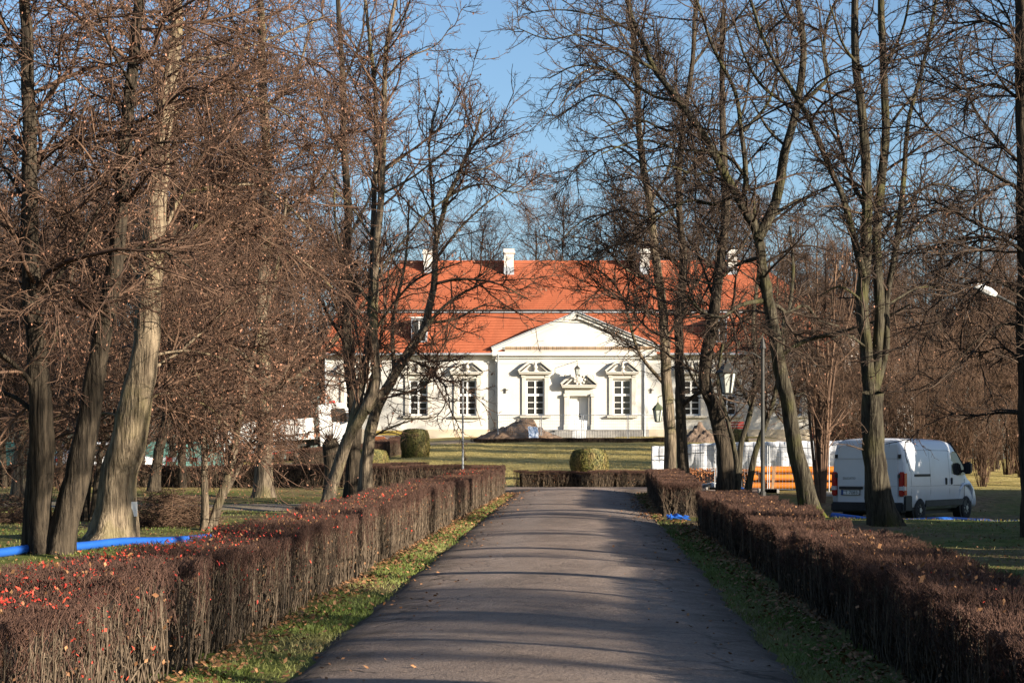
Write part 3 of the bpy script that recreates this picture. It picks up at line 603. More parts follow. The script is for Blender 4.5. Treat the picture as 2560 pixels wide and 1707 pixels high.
for k, (p, a, c, lo, hi) in enumerate(OPEN):
    yo = RY if 1238 < p < 1620 else 0
    wn = link('window', me_win, manor); wn.location = ((a+c)/2, yo, lo)
    for q in me_panes: link('pane', q, wn)
    bl = MB(); zc = HHn*random.choice([.35, .58, .75, .2]); bl.box(-HWn+.02, -.05 if k % 2 else HWn-.02, .36, .38, .05, zc); link('blind', bl.build('blind', m_curtain).data, wn); bpy.data.objects.remove([o for o in bpy.data.objects if o.name.startswith('blind') and not o.parent][0])
    su = link('window_surround', meS[0][1], manor); su.location = ((a+c)/2, yo, lo)
    for nm, q in meS[1:]: link(nm, q, su)
# door
dz0, dz1, da, dc = DOOR[3], DOOR[4], DOOR[1], DOOR[2]; dm_ = (da+dc)/2; s = S_
b = MB()
b.box(da, dc, RY+.26, RY+.36, dz0, dz0+.06)
for k in (-1, 1):
    x0, x1 = (da, dm_-.012) if k < 0 else (dm_+.012, dc); b.box(x0, x1, RY+.30, RY+.36, dz0+.061, dz1)
    wd_ = x1-x0
    for z0, z1 in ((.12, .80), (.95, 1.95)):
        for (q0, q1, w0, w1) in ((.14, .86, z0, z0+.03), (.14, .86, z1-.03, z1), (.14, .18, z0+.031, z1-.031), (.82, .86, z0+.031, z1-.031)):
            b.box(x0+wd_*q0, x0+wd_*q1, RY+.275, RY+.299, dz0+w0, dz0+w1)
        b.box(x0+wd_*.28, x0+wd_*.72, RY+.285, RY+.299, dz0+z0+.12, dz0+z1-.12)
door = b.build('door', m_white, manor)
b = MB(); b.tube([(dm_+.06, RY+.27, dz0+.9), (dm_+.06, RY+.22, dz0+.9), (dm_+.16, RY+.22, dz0+.9)], .016, 6); b.box(dm_+.03, dm_+.09, RY+.28, RY+.2985, dz0+.8, dz0+1.05); b.build('handle', m_iron, door)
b = MB()
for k in (-1, 1):
    a_, c_ = sorted((dm_+k*23.5*s, dm_+k*30*s)); b.box(a_, c_, RY-.10, RY-.002, dz0, dz1+5*s)
    a_, c_ = sorted((dm_+k*30.1*s, dm_+k*37*s)); b.box(a_, c_, RY-.20, RY-.002, dz0, dz1+5*s); b.box(a_-.04, c_+.04, RY-.26, RY-.003, dz0, dz0+.32); b.box(a_-.05, c_+.05, RY-.27, RY-.001, dz1-2*s, dz1+5.2*s)
b.box(dm_-30*s, dm_+30*s, RY-.12, RY-.002, dz1+.01, dz1+6*s); b.box(dm_-36*s, dm_+36*s, RY-.14, RY-.001, dz1+6.02*s, dz1+20*s)
b.box(dm_-43*s, dm_+43*s, RY-.46, RY-.002, dz1+20.05*s, dz1+24*s); b.box(dm_-45*s, dm_+45*s, RY-.52, RY-.003, dz1+24.05*s, dz1+27*s)
ds = b.build('door_surround', m_stone, manor)
b = MB()
for k in (-1, 1):
    rake(b, dm_+k*44*s, dz1+27.1*s, dm_+k*19*s, dz1+49*s, 0, .14, RY-.52, RY-.004); rake(b, dm_+k*37*s, dz1+27.1*s, dm_+k*19*s, dz1+43*s, -.10, -.004, RY-.35, RY-.005)
    M = Matrix.Translation((dm_+k*32*s, RY-.2, dz1+47*s)); b.tube([Vector((dm_+k*32*s, RY-.2, dz1+44*s))+Vector((math.cos(q)*.16*k, 0, math.sin(q)*.2)) for q in np.linspace(-.5, 4.4, 9)], np.linspace(.07, .035, 9), 7)
b.prism([(dm_-34*s, dz1+27.1*s), (dm_+34*s, dz1+27.1*s), (dm_+18*s, dz1+42*s), (dm_-18*s, dz1+42*s)], RY-.1, RY-.006)
b.build('pediment', m_stone, ds)
b = MB(); M = Matrix.Translation((dm_, RY-.3, dz1+40*s)) @ Matrix.Rotation(R(90), 4, 'X')
b.lathe([(.30, -.04), (.34, 0), (.28, .07), (.12, .13)], 14, M)
for k in range(9): a_ = k*.7; b.lathe([(.02, 0), (.085, .03), (.085, .1), (.02, .14)], 7, Matrix.Translation((dm_+math.cos(a_)*.34, RY-.32, dz1+40*s+math.sin(a_)*.30)) @ Matrix.Rotation(R(90), 4, 'X'))
b.build('cartouche', m_stone, ds)
b = MB()
for k in range(3): b.box(dm_-1.6-.35*k, dm_+1.6+.35*k, RY-.9-.35*k, RY-.075-.0*k if k == 0 else RY-.9-.35*(k-1)-.002, -.6, dz0-.02-.17*k)
b.build('doorstep', m_greystone, manor)
for px in (1263, 1627):
    b = MB(); b.box(lx(px)-.05, lx(px)+.05, RY-.06 if px < 1620 else -.06, (RY if px < 1620 else 0)-.003, lz(983), lz(971)); y_ = RY if px < 1620 else 0
    b.tube([(lx(px)-.2, y_-.08, lz(975)), (lx(px)+.2, y_-.08, lz(975))], .02, 6); b.build('wall_bracket', m_iron, manor)
# lantern builder: six-sided tapered glass, cap, finial
def lantern(parent, c, h, m_fr=m_iron, n=6):
    c = Vector(c); r1, r0_ = h*.27, h*.16; M = Matrix.Translation(c)
    b = MB(); b.lathe([(r0_*.96, -h*.48), (r1*.96, h*.12)], n, M); gl = b.build('lantern_glass', m_lampg, parent)
    b = MB(); b.lathe([(r1*1.22, h*.12), (r1*1.22, h*.15), (r1*.75, h*.33), (r1*.3, h*.42), (r1*.3, h*.47), (r1*.08, h*.52)], n, M); b.lathe([(r0_*.5, -h*.54), (r0_*1.1, -h*.515), (r0_*1.1, -h*.48)], n, M)
    for k in range(n):
        a = 2*math.pi*k/n; b.tube([c+Vector((math.cos(a)*r0_, math.sin(a)*r0_, -h*.48)), c+Vector((math.cos(a)*r1, math.sin(a)*r1, h*.12))], h*.022, 5)
    return b.build('lantern_frame', m_fr, gl)
lp = empty('door_lantern', W(1443, 925, PD-1.2), 'small iron lantern hanging over the manor door', 'lantern')
lantern(lp, (0, 0, 0), .62); b = MB(); b.tube([(0, 0, .3), (0, 0, .62), (-.02, .9, .62)], .018, 6); b.build('bracket', m_iron, lp)
# annex right of the manor, its wall shade put into the plaster colour
an = empty('annex_building', W(2150, 1095, 125), 'building with shade-grey plaster behind the trees right of the manor', 'building')
aw = 62*125/FP
b = MB(); az = [(lx(0), 0)]; H_ = (1095-835)*125/FP
wall_boxes(b, -aw, aw*2.2, -.8, H_, [(0, -1.65, -1.05, 2.3, 4.5), (1, 1.2, 1.8, 2.3, 4.5)], 0, .5); b.box(-aw, -aw+.5, .5, 9, -.8, H_); b.box(aw*2.2-.5, aw*2.2, .5, 9, -.8, H_); b.build('wall', m_annex, an)
b = MB(); b.prism([(-aw-.3, H_), (aw*2.2+.3, H_), (aw*1.6, H_+1.1), (-aw+.6, H_+1.1)], -.3, 9.3); b.build('roof', mat('dull_roof', (.13, .06, .04), (.18, .08, .055), scale=2, rough=.9), an)
for x in (-1.35, 1.5): b = MB(); b.box(x-.3, x+.3, .22, .26, 2.3, 4.5); wn = b.build('window', m_glass, an); b = MB(); b.box(x-.03, x+.03, .17, .215, 2.3, 4.5); b.box(x-.3, x-.031, .17, .215, 3.6, 3.66); b.box(x+.031, x+.3, .17, .215, 3.6, 3.66); b.build('frame', m_white, wn)
# ------------------------------------------------------------------ trees traced as skeletons in depth, crowns grown from them
def trunk_mesh(name, lines, radii, m, S=14, flare=None, seed=0):
    parts = []; r = np.random.default_rng(seed)
    for ln, (r0, r1), fl in zip(lines, radii, flare or [0]*len(lines)):
        n = max(10, int(np.linalg.norm(np.diff(ln, axis=0), axis=1).sum()/.22)); P = spline(ln, n)
        L = np.concatenate([[0], np.cumsum(np.linalg.norm(np.diff(P, axis=0), axis=1))]); s = L/L[-1]
        P = P+np.stack([np.convolve(r.normal(0, 1, n+8), np.ones(9)/9, 'valid')*r0*.35*np.minimum(1, s*8) for _ in range(3)], -1)
        rad = r0+(r1-r0)*s**.75; rad = rad*(1+.05*np.convolve(r.normal(0, 1, n+4), np.ones(5)/5, 'valid'))
        V, F = tubes(P[None], rad[None], S); Vr = V.reshape(n, S, 3); a = np.arange(S)*2*np.pi/S
        lump = 1+.06*np.sin(3*a[None]+s[:, None]*9+seed)+.04*np.sin(5*a[None]-s[:, None]*14)+r.normal(0, .022, (n, S))
        if fl:
            e = np.exp(-L/(fl*.55))[:, None]; lump = lump+e*(.38+.32*np.sin(5*a[None]+seed)+.18*np.sin(3*a[None]+2*seed)); lump[0] += .15
        Vr = P[:, None]+(Vr-P[:, None])*lump[..., None]; parts.append((Vr.reshape(-1, 3), F))
    V, F = merge(parts); return V, F
def branch_tree(name, label, d, trunks, limbs, seed, n=(60, 500, 3200, 9000), bark=None, twig=None, leaves=0, leafsz=(.05, .10), lmax=(3.0, 1.5, .7, .42), up=(.05, .03, .01), ang=(52, 48, 45), thick=1., leafm=None, cat='tree', group=None, spread=.5, leafzone=None, flat=1., flare=True, basez=None, low=.25, rt=.0032, back=0.):
    """trunks/limbs: lists of (points in display px (x,y[,dz]), width px start, width px end)"""
    r = np.random.default_rng(seed); bark = bark or m_barkR; twig = twig or m_twigR
    def conv(pts, rnd=0.):
        q = []; k = r.normal(0, rnd); k2 = r.normal(0, rnd*.6); N = len(pts)
        for i, p in enumerate(pts):
            dz = (p[2] if len(p) > 2 else 0)+(k*(i/max(1, N-1))*2.2+k2*math.sin(i*1.3)*.6 if i else 0)
            q.append(D(p[0], p[1], d+dz))
        return np.array(q)
    px = d*K9/FP
    T = [(conv(p, .12), w0*px/2, w1*px/2) for p, w0, w1 in trunks]
    base = T[0][0][0].copy(); gb = g(base[0], base[1]); 
    for t, _, _ in T:
        if abs(t[0][2]-base[2]) < 1.2 and np.linalg.norm(t[0][:2]-base[:2]) < 2.5 and t[0][2] < base[2]+.6: t[0][2] = g(t[0][0], t[0][1])-.12
    base[2] = gb
    Lb = []
    for p, w0, w1 in limbs:
        c = conv(p, spread); c[1:, 1] += back*np.linspace(.6, 1.6, len(c)-1); allp = np.concatenate([spline(t, 40) for t, _, _ in T]+[spline(l, 20) for l, _, _ in Lb]); s0 = c[0]
        k = np.argmin(np.hypot(allp[:, 0]-s0[0], allp[:, 2]-s0[2])); c[:, 1] += allp[k, 1]-s0[1]
        Lb.append((c, w0*px/2, w1*px/2))
    root = empty(name, base, label, cat, group)
    V, F = trunk_mesh('trunk', [t[0] for t in T], [(t[1], t[2]) for t in T], bark, 16, [(t[1]*2.4+.25 if flare and i == 0 or (flare and t[0][0][2] < gb+.3) else 0) for i, t in enumerate(T)], seed)
    link('trunk', np_mesh('trunk', V-base, F, bark, True), root)
    for i, (c, w0, w1) in enumerate(Lb):
        V, F = trunk_mesh('limb', [c], [(w0, w1)], bark, 8, None, seed+i); link('limb', np_mesh('limb', V-base, F, bark, True), root)
    P = np.stack([spline(c, 24) for c, _, _ in T+Lb]); RR = np.stack([w0+(w1-w0)*np.linspace(0, 1, 24) for _, w0, w1 in T+Lb])
    wts = np.ones(len(P)); wts[:len(T)] = .8; parts = []; tw = []
    # keep new scaffold branches off the lowest part of the trunks
    Pt, Rt_ = P.copy(), RR.copy()
    for i in range(len(T)):
        s = np.linspace(low, 1, 24)*23; j = np.minimum(s.astype(int), 22); f = (s-j)[:, None]; Pt[i] = P[i, j]*(1-f)+P[i, j+1]*f; Rt_[i] = RR[i, j]*(1-f[:, 0])+RR[i, j+1]*f[:, 0]
    A1, B1 = grow(r, Pt, Rt_, n[0], .05, 1, lmax[0]*.35, lmax[0], ang[0], 14, 9, up=up[0], wig=.16, rk=.014*thick, rtip=.008, fall=.35, wts=wts, flat=flat)
    allP = np.concatenate([np.stack([spline(q, 9) for q in Pt]), A1]); allR = np.concatenate([Rt_[:, np.linspace(0, 23, 9).astype(int)], B1])
    A2, B2 = grow(r, allP, allR, n[1], .12, 1, lmax[1]*.35, lmax[1], ang[1], 14, 6, up=up[1], wig=.18, rk=.010*thick, rtip=.0055, fall=.35, flat=flat)
    P2 = np.concatenate([np.stack([spline(q, 6) for q in A1]), A2]); R2 = np.concatenate([B1[:, np.linspace(0, 8, 6).astype(int)], B2])
    A3, B3 = grow(r, P2, R2, n[2], .1, 1, lmax[2]*.4, lmax[2], ang[2], 15, 4, up=up[2], wig=.2, rk=.010*thick, rtip=rt, fall=.2)
    P3 = np.concatenate([np.stack([A2[:, 0], A2[:, 2], A2[:, 3], A2[:, 5]], 1), A3]); R3 = np.concatenate([B2[:, [0, 2, 3, 5]], B3])
    A4, B4 = grow(r, P3, R3, n[3], .15, 1, lmax[3]*.35, lmax[3], 42, 15, 3 if d < 32 else 2, up=up[2], wig=.18, rk=.010*thick, rtip=rt*.85, fall=.1)
    V, F = merge([tubes(A1, B1, 6), tubes(A2, B2, 4)]); link('branch', np_mesh('branch', V-base, F, bark if thick > 1.2 else twig, True), root, kind='stuff')
    V, F = merge([tubes(A3, np.maximum(B3, rt), 3), tubes(A4, np.maximum(B4, rt*.8), 3)]); link('crown', np_mesh('crown', V-base, F, twig), root, kind='stuff')
    if leaves:
        pp = np.concatenate([A4[:, -1], A3[:, 2], A3[:, -1]])
        if leafzone: k = leafzone(pp); pp = pp[k]
        pp = pp[r.choice(len(pp), min(leaves, len(pp)), replace=False)]; 
        link('dry_leaves', leaf_mesh('dry_leaves', pp-base, r.uniform(*leafsz, len(pp)), leafm or m_leafB, r), root, kind='stuff')
    return root
# --- left side
branch_tree('lime_tree', 'dark twin-trunk tree at the left edge before the blue pipe', 26.8,
  [([(92, 1288), (86, 1180), (92, 1060), (94, 960), (90, 800), (78, 600), (70, 400), (62, 200), (55, 0), (50, -150)], 66, 22),
   ([(128, 1286), (158, 1180), (182, 1060), (205, 930), (228, 800), (250, 680), (275, 520), (290, 340), (302, 170), (325, -40)], 66, 22)],
  [([(88, 900), (50, 850), (0, 810), (-60, 790)], 15, 7), ([(75, 560), (10, 520), (-60, 440)], 12, 5), ([(60, 150), (10, 60), (-20, -30)], 10, 5), ([(72, 420), (110, 330), (170, 260), (220, 240)], 10, 4), ([(90, 960), (40, 915), (-40, 890)], 14, 8), ([(80, 690), (130, 640), (190, 560), (230, 470)], 12, 5), ([(70, 480), (20, 400), (-30, 330)], 11, 5),
   ([(262, 600), (330, 560), (400, 590), (470, 640)], 10, 4), ([(285, 400), (340, 330), (420, 320)], 9, 4), ([(66, 300), (120, 200), (200, 120)], 9, 4),
   ([(300, 200), (240, 90), (200, -20)], 9, 4)],
  11, n=(64, 560, 3600, 7600), bark=m_barkD, twig=m_twigL, leaves=6500, leafsz=(.022, .05), lmax=(3.2, 2.0, 1.15, .6), up=(-.01, -.03, -.03), ang=(60, 46, 40), flat=.8, low=.46)
branch_tree('lime_tree', 'massive tree with buttressed base just behind the blue pipe', 30.2,
  [([(255, 1236), (272, 1130), (298, 1000), (323, 850), (343, 700), (357, 560), (369, 420), (378, 280), (392, 130), (405, 0), (415, -130)], 96, 22)],
  [([(352, 590), (368, 500), (402, 428), (470, 406), (560, 398), (625, 435), (690, 500)], 15, 5), ([(338, 730), (352, 620), (420, 510), (480, 493), (560, 522), (660, 570), (740, 640)], 14, 4),
   ([(390, 150), (440, 118), (500, 95), (620, 35), (720, -20)], 9, 4), ([(325, 860), (400, 800), (500, 690), (560, 640)], 9, 4), ([(345, 690), (280, 600), (210, 560), (120, 580)], 11, 4), ([(370, 400), (300, 340), (230, 330)], 10, 4),
   ([(380, 270), (470, 200), (560, 190), (650, 230)], 9, 4), ([(310, 930), (370, 900), (450, 930), (520, 1010)], 8, 3), ([(330, 820), (420, 800), (520, 830), (600, 900)], 8, 3), ([(398, 60), (350, -20)], 9, 5), ([(300, 1010), (240, 950), (160, 960), (90, 1020)], 8, 3)],
  12, n=(90, 860, 5200, 11000), bark=m_barkP, twig=m_twigL, leaves=12000, leafsz=(.022, .05), lmax=(3.4, 2.1, 1.15, .6), up=(-.01, -.03, -.03), ang=(60, 46, 40), flat=.8, low=.52, back=1.1)
branch_tree('young_tree', 'slender multi-stem tree behind the middle of the left hedge', 33.5,
  [([(470, 1230), (469, 1110), (468, 990), (462, 900), (425, 800), (400, 700)], 20, 7), ([(479, 1228), (505, 1145), (532, 1060), (553, 940), (573, 850), (600, 740), (640, 600), (660, 450)], 22, 6)],
  [([(500, 1165), (545, 1080), (590, 980), (640, 880), (700, 770)], 12, 4), ([(468, 1000), (440, 960), (380, 900)], 7, 3), ([(470, 1060), (500, 980), (510, 880), (530, 780)], 8, 3), ([(555, 930), (600, 900), (680, 900)], 7, 3)],
  13, n=(42, 300, 1300, 2700), bark=m_barkL, twig=m_twigL, leaves=900, lmax=(2.2, 1.2, .7, .4), up=(.03, .0, .0), low=.12)
branch_tree('shrub_tree', 'cluster of thin leaning stems left of the massive tree', 37,
  [([(195, 1140), (212, 1030), (235, 900), (250, 760)], 16, 6), ([(212, 1140), (232, 1040), (275, 920), (310, 800)], 18, 6), ([(180, 1138), (185, 1020), (170, 900), (150, 780)], 12, 5)],
  [([(225, 1060), (270, 960), (290, 860)], 9, 3), ([(190, 1000), (160, 930), (120, 880)], 8, 3)], 14, n=(40, 300, 1300, 2600), bark=m_barkD, twig=m_twigL, leaves=500, lmax=(2, 1.1, .6, .4), low=.12)
branch_tree('lime_tree', 'straight thick trunk with a pale leaning limb before the shaded hedge', 52,
  [([(605, 1140), (604, 1010), (605, 850), (600, 700), (608, 550), (612, 400), (605, 250), (600, 100), (598, -60)], 42, 14)],
  [([(606, 905), (640, 884), (700, 850), (760, 790), (830, 705), (880, 620)], 15, 6), ([(602, 720), (540, 640), (480, 590), (420, 580)], 11, 4), ([(608, 560), (680, 470), (740, 420), (790, 300)], 12, 4), ([(610, 420), (540, 340), (500, 250)], 11, 4), ([(606, 270), (680, 180), (720, 60)], 10, 4), ([(604, 860), (540, 800), (470, 800)], 9, 4), ([(604, 640), (690, 590), (760, 600)], 9, 4), ([(600, 170), (540, 60), (520, -40)], 8, 4)],
  15, n=(85, 800, 4200, 8500), bark=m_barkL, twig=m_twigL, leaves=6500, leafsz=(.03, .06), lmax=(3.6, 2.2, 1.2, .65), up=(0, -.01, -.01), flat=.9, rt=.0042, low=.4)
branch_tree('lime_tree', 'old leaning tree with many suckers behind the left hedge', 42,
  [([(744, 1176), (766, 1105), (797, 1010), (834, 950), (862, 880), (858, 760), (862, 600), (874, 430), (880, 260), (888, 120), (912, -20)], 31, 8), ([(800, 1010), (826, 900), (846, 790), (852, 690), (858, 480), (866, 320), (858, 160), (838, 0)], 22, 7)],
  [([(840, 945), (880, 900), (930, 832), (985, 745), (1040, 690), (1110, 650)], 20, 5), ([(876, 400), (950, 345), (1015, 290), (1050, 220), (1055, 190)], 7, 2), ([(872, 450), (960, 400), (1050, 320), (1085, 250)], 7, 2), ([(884, 190), (930, 140), (1000, 110), (1040, 60)], 6, 2), ([(880, 300), (830, 230), (790, 130)], 6, 2), ([(858, 640), (920, 560), (990, 480), (1080, 420)], 8, 3), ([(855, 700), (800, 620), (770, 500), (775, 330)], 9, 3),
   ([(848, 780), (900, 700), (960, 640), (1060, 600)], 8, 3), ([(888, 110), (930, 40), (950, -20)], 6, 3), ([(862, 560), (810, 480), (760, 430)], 7, 3), ([(800, 1000), (830, 860), (815, 720), (822, 600)], 8, 3), ([(815, 980), (860, 850), (880, 740), (895, 610)], 9, 3)],
  16, n=(64, 480, 2800, 5200), bark=m_barkL, twig=m_twigL, leaves=700, lmax=(2.8, 1.6, .9, .5), up=(.08, .05, .02), ang=(42, 42, 42), rt=.0036, low=.42)
branch_tree('park_tree', 'smooth trunk rising straight then forking right behind the hedge', 44,
  [([(838, 1166), (845, 1060), (856, 965), (886, 890), (935, 810), (980, 745), (1000, 650), (1003, 560), (1025, 470), (1056, 400), (1085, 330), (1110, 250)], 35, 5)],
  [([(1003, 590), (1050, 530), (1110, 470), (1180, 420), (1215, 380)], 8, 2), ([(1002, 560), (990, 440), (985, 320), (1010, 220)], 9, 3), ([(1000, 650), (1060, 640), (1140, 650), (1220, 690)], 8, 2), ([(985, 740), (1050, 730), (1110, 700), (1170, 710)], 8, 2), ([(945, 800), (990, 828), (1050, 826)], 6, 3), ([(930, 822), (985, 845), (1008, 872), (1026, 888)], 7, 4), ([(1040, 440), (1110, 420), (1180, 440), (1230, 420)], 6, 2), ([(1060, 395), (1120, 380), (1170, 340)], 5, 2),
   ([(905, 850), (900, 740), (930, 600), (940, 460)], 12, 4), ([(860, 930), (800, 870), (760, 850)], 7, 3), ([(880, 890), (960, 900), (1000, 850)], 6, 3), ([(840, 1010), (900, 980), (960, 960)], 6, 3), ([(1085, 330), (1140, 290), (1180, 210)], 4, 2)],
  17, n=(64, 480, 2600, 5000), bark=m_barkL, twig=m_twigL, leaves=350, lmax=(2.4, 1.4, .8, .5), up=(.07, .05, .02), ang=(42, 42, 42), rt=.0036, low=.48)
branch_tree('park_tree', 'darker trunk standing close behind the smooth straight trunk', 47,
  [([(806, 1160), (808, 1060), (815, 960), (800, 820), (790, 650), (800, 480), (790, 300), (785, 120), (780, -40)], 34, 10)],
  [([(800, 800), (740, 700), (700, 600)], 10, 4), ([(795, 560), (850, 450), (880, 330)], 9, 3), ([(792, 360), (740, 260), (720, 140)], 9, 3), ([(786, 200), (830, 90), (840, -20)], 8, 3), ([(800, 700), (850, 640), (900, 560)], 8, 3)], 18, n=(40, 300, 1500, 2600), bark=m_barkD, twig=m_twigL, leaves=500, leafsz=(.03, .06), lmax=(3, 1.8, 1, .55), up=(.05, .02, .01), rt=.0042)
branch_tree('park_tree', 'dark trunk with spreading foot before the green screen', 57,
  [([(352, 1112), (364, 1040), (384, 960), (392, 850), (400, 700), (396, 500), (402, 300), (398, 100)], 26, 9)], [([(390, 860), (450, 780), (520, 720)], 9, 3), ([(398, 600), (330, 500), (280, 420)], 9, 3), ([(400, 450), (470, 350), (520, 260)], 9, 3)],
  19, n=(60, 520, 2400, 4200), bark=m_barkD, twig=m_twigL, leaves=2400, leafsz=(.04, .07), lmax=(4, 2.2, 1.1, .6), rt=.0046)
branch_tree('park_tree', 'group of pale leaning stems at the far left', 50,
  [([(34, 1112), (46, 1030), (72, 930), (108, 830), (150, 700), (180, 560)], 22, 8), ([(62, 1108), (40, 1000), (10, 880), (-10, 740)], 24, 9), ([(75, 1100), (100, 1030), (135, 950), (190, 850)], 14, 6)], [([(70, 935), (120, 900), (170, 900)], 8, 3), ([(20, 930), (-30, 850)], 8, 3)],
  20, n=(55, 480, 2100, 3600), bark=m_barkL, twig=m_twigL, leaves=2200, leafsz=(.04, .07), lmax=(3.6, 2, 1, .55), rt=.0042, low=.2)
b = MB(); pz = D(758, 1140, 46); st_ = empty('pollard_stump', (pz[0], pz[1], g(pz[0], pz[1])), 'dark cut-off pollard stump beside the leaning tree', 'stump')
b.tube([(0, 0, -.1), (-.02, 0, .3), (.02, .02, .8), (0, 0, 1.25), (.03, 0, 1.5), (.02, 0, 1.68)], [.22, .17, .15, .17, .23, .12], 12); b.build('trunk', m_barkD, st_, True)
rr_ = np.random.default_rng(3); Pk = np.array([[[.02, 0, 1.45], [.02, 0, 1.6]]]*3); A, Bq = grow(rr_, np.stack([spline(p, 4) for p in Pk]), np.full((3, 4), .06), 70, 0, 1, .8, 2.6, 45, 25, 5, up=.12, wig=.15, rtip=.004); V, F = tubes(A, Bq, 4); link('sucker', np_mesh('sucker', V, [F], m_twigL), st_, kind='stuff')
# --- right side
branch_tree('maple_tree', 'big leaning tree with mossy foot between hedge and van', 40,
  [([(1870, 1194), (1843, 1085), (1817, 970), (1797, 880), (1780, 800), (1766, 700), (1750, 620), (1740, 545), (1716, 492), (1690, 446), (1655, 385), (1625, 325), (1600, 285), (1560, 232), (1505, 160), (1470, 80), (1440, -10)], 46, 8),
   ([(1740, 548), (1766, 500), (1790, 430), (1806, 345), (1826, 270), (1838, 200), (1846, 100), (1836, 10), (1828, -60)], 28, 11)],
  [([(1830, 250), (1868, 216), (1898, 182), (1890, 142), (1887, 105), (1896, 50), (1925, -10)], 11, 6), ([(1700, 465), (1712, 420), (1702, 310), (1688, 210), (1640, 110), (1600, 0)], 14, 6), ([(1828, 262), (1780, 232), (1740, 198), (1708, 140), (1680, 50)], 9, 4), ([(1765, 505), (1800, 478), (1838, 458), (1852, 472)], 12, 7),
   ([(1752, 690), (1700, 702), (1655, 730), (1610, 715), (1580, 680)], 13, 5), ([(1755, 690), (1790, 704), (1808, 718), (1850, 700), (1880, 735), (1930, 750)], 11, 4), ([(1784, 805), (1796, 760), (1808, 718)], 12, 10), ([(1790, 815), (1850, 782), (1930, 762), (2020, 735), (2090, 700)], 12, 4),
   ([(1745, 590), (1690, 610), (1640, 650), (1600, 640)], 10, 4), ([(1655, 385), (1600, 400), (1530, 380), (1470, 400)], 9, 3), ([(1600, 285), (1540, 300), (1460, 270), (1390, 290)], 9, 3), ([(1560, 232), (1500, 220), (1420, 170), (1330, 150), (1260, 180)], 9, 3), ([(1505, 160), (1430, 120), (1340, 80), (1260, 90), (1180, 60)], 8, 2), ([(1470, 80), (1390, 40), (1290, 20), (1200, 30)], 7, 2),
   ([(1712, 420), (1660, 360), (1560, 350), (1470, 330), (1380, 360)], 9, 3), ([(1702, 310), (1760, 240), (1780, 140), (1760, 40)], 8, 4), ([(1806, 345), (1760, 300), (1720, 230)], 8, 4), ([(1846, 100), (1800, 40), (1780, -20)], 8, 4), ([(1690, 446), (1640, 470), (1580, 460), (1500, 500), (1420, 480), (1340, 520)], 9, 3), ([(1640, 110), (1700, 40), (1740, -30)], 7, 3)],
  21, n=(120, 1000, 5200, 10000), bark=m_barkMoss, lmax=(2.6, 1.4, .75, .42), up=(.02, .02, .01), ang=(55, 50, 45), thick=1.1, leaves=500, leafsz=(.03, .06), flat=.9)
branch_tree('maple_tree', 'forked tree standing before the white van', 36,
  [([(2032, 1202), (2012, 1125), (1999, 1030), (2001, 960), (2003, 900)], 56, 46), ([(2001, 915), (1989, 800), (1983, 700), (1990, 560), (1990, 420), (1985, 280), (1972, 150), (1968, 0), (1966, -90)], 32, 15),
   ([(2005, 915), (2016, 780), (2020, 680), (2013, 560), (2022, 430), (2036, 300), (2030, 150), (2024, 0), (2022, -90)], 27, 15), ([(2010, 905), (2034, 800), (2037, 700), (2058, 570), (2074, 420), (2086, 280), (2120, 150), (2150, 0)], 19, 7)],
  [([(1985, 650), (1962, 560), (1930, 450), (1900, 380), (1868, 300), (1840, 242), (1790, 168), (1750, 90), (1720, 0)], 19, 7), ([(2035, 300), (2090, 230), (2130, 180)], 9, 4), ([(1990, 480), (1940, 380), (1900, 200), (1880, 60)], 9, 4), ([(2015, 560), (2080, 470), (2150, 420), (2230, 440)], 9, 4), ([(1975, 170), (1930, 110), (1900, 20)], 8, 4), ([(2032, 160), (2080, 60), (2100, -40)], 9, 4), ([(1988, 700), (1930, 660), (1880, 680)], 8, 3), ([(2060, 560), (2130, 500), (2200, 380)], 7, 3), ([(1990, 800), (1940, 770), (1890, 790)], 7, 3), ([(2040, 700), (2110, 660), (2180, 660)], 7, 3)],
  22, n=(85, 700, 3400, 6500), lmax=(2.4, 1.3, .7, .42), up=(.03, .01, 0), ang=(58, 50, 45), leaves=600, leafsz=(.03, .06), flat=.8)
branch_tree('lime_tree', 'pale upright trunk left of the near lamp, by the cross road', 60,
  [([(1540, 1102), (1537, 980), (1530, 850), (1522, 720), (1505, 580), (1490, 450), (1470, 300), (1460, 150), (1450, 0), (1445, -80)], 31, 9)],
  [([(1524, 880), (1468, 808), (1447, 741), (1435, 695), (1400, 640), (1340, 600)], 10, 3), ([(1455, 290), (1414, 232), (1365, 217), (1324, 238), (1250, 287)], 7, 2), ([(1480, 380), (1410, 336), (1340, 369), (1290, 420)], 7, 2), ([(1500, 540), (1430, 500), (1350, 500), (1280, 560)], 8, 2), ([(1492, 470), (1540, 380), (1560, 250)], 8, 3), ([(1465, 220), (1400, 160), (1330, 170), (1283, 246)], 7, 2), ([(1515, 660), (1440, 620), (1380, 560), (1300, 540)], 8, 2), ([(1527, 780), (1580, 700), (1600, 600)], 8, 3), ([(1458, 120), (1400, 40), (1340, 10)], 7, 2), ([(1522, 730), (1450, 700), (1380, 660), (1310, 660)], 7, 2)],
  23, n=(85, 700, 3200, 6000), bark=m_barkL, twig=m_twigR, lmax=(3.2, 1.8, 1.0, .6), up=(.04, .02, .01), ang=(48, 45, 42), leaves=300, leafsz=(.04, .07), rt=.0046)
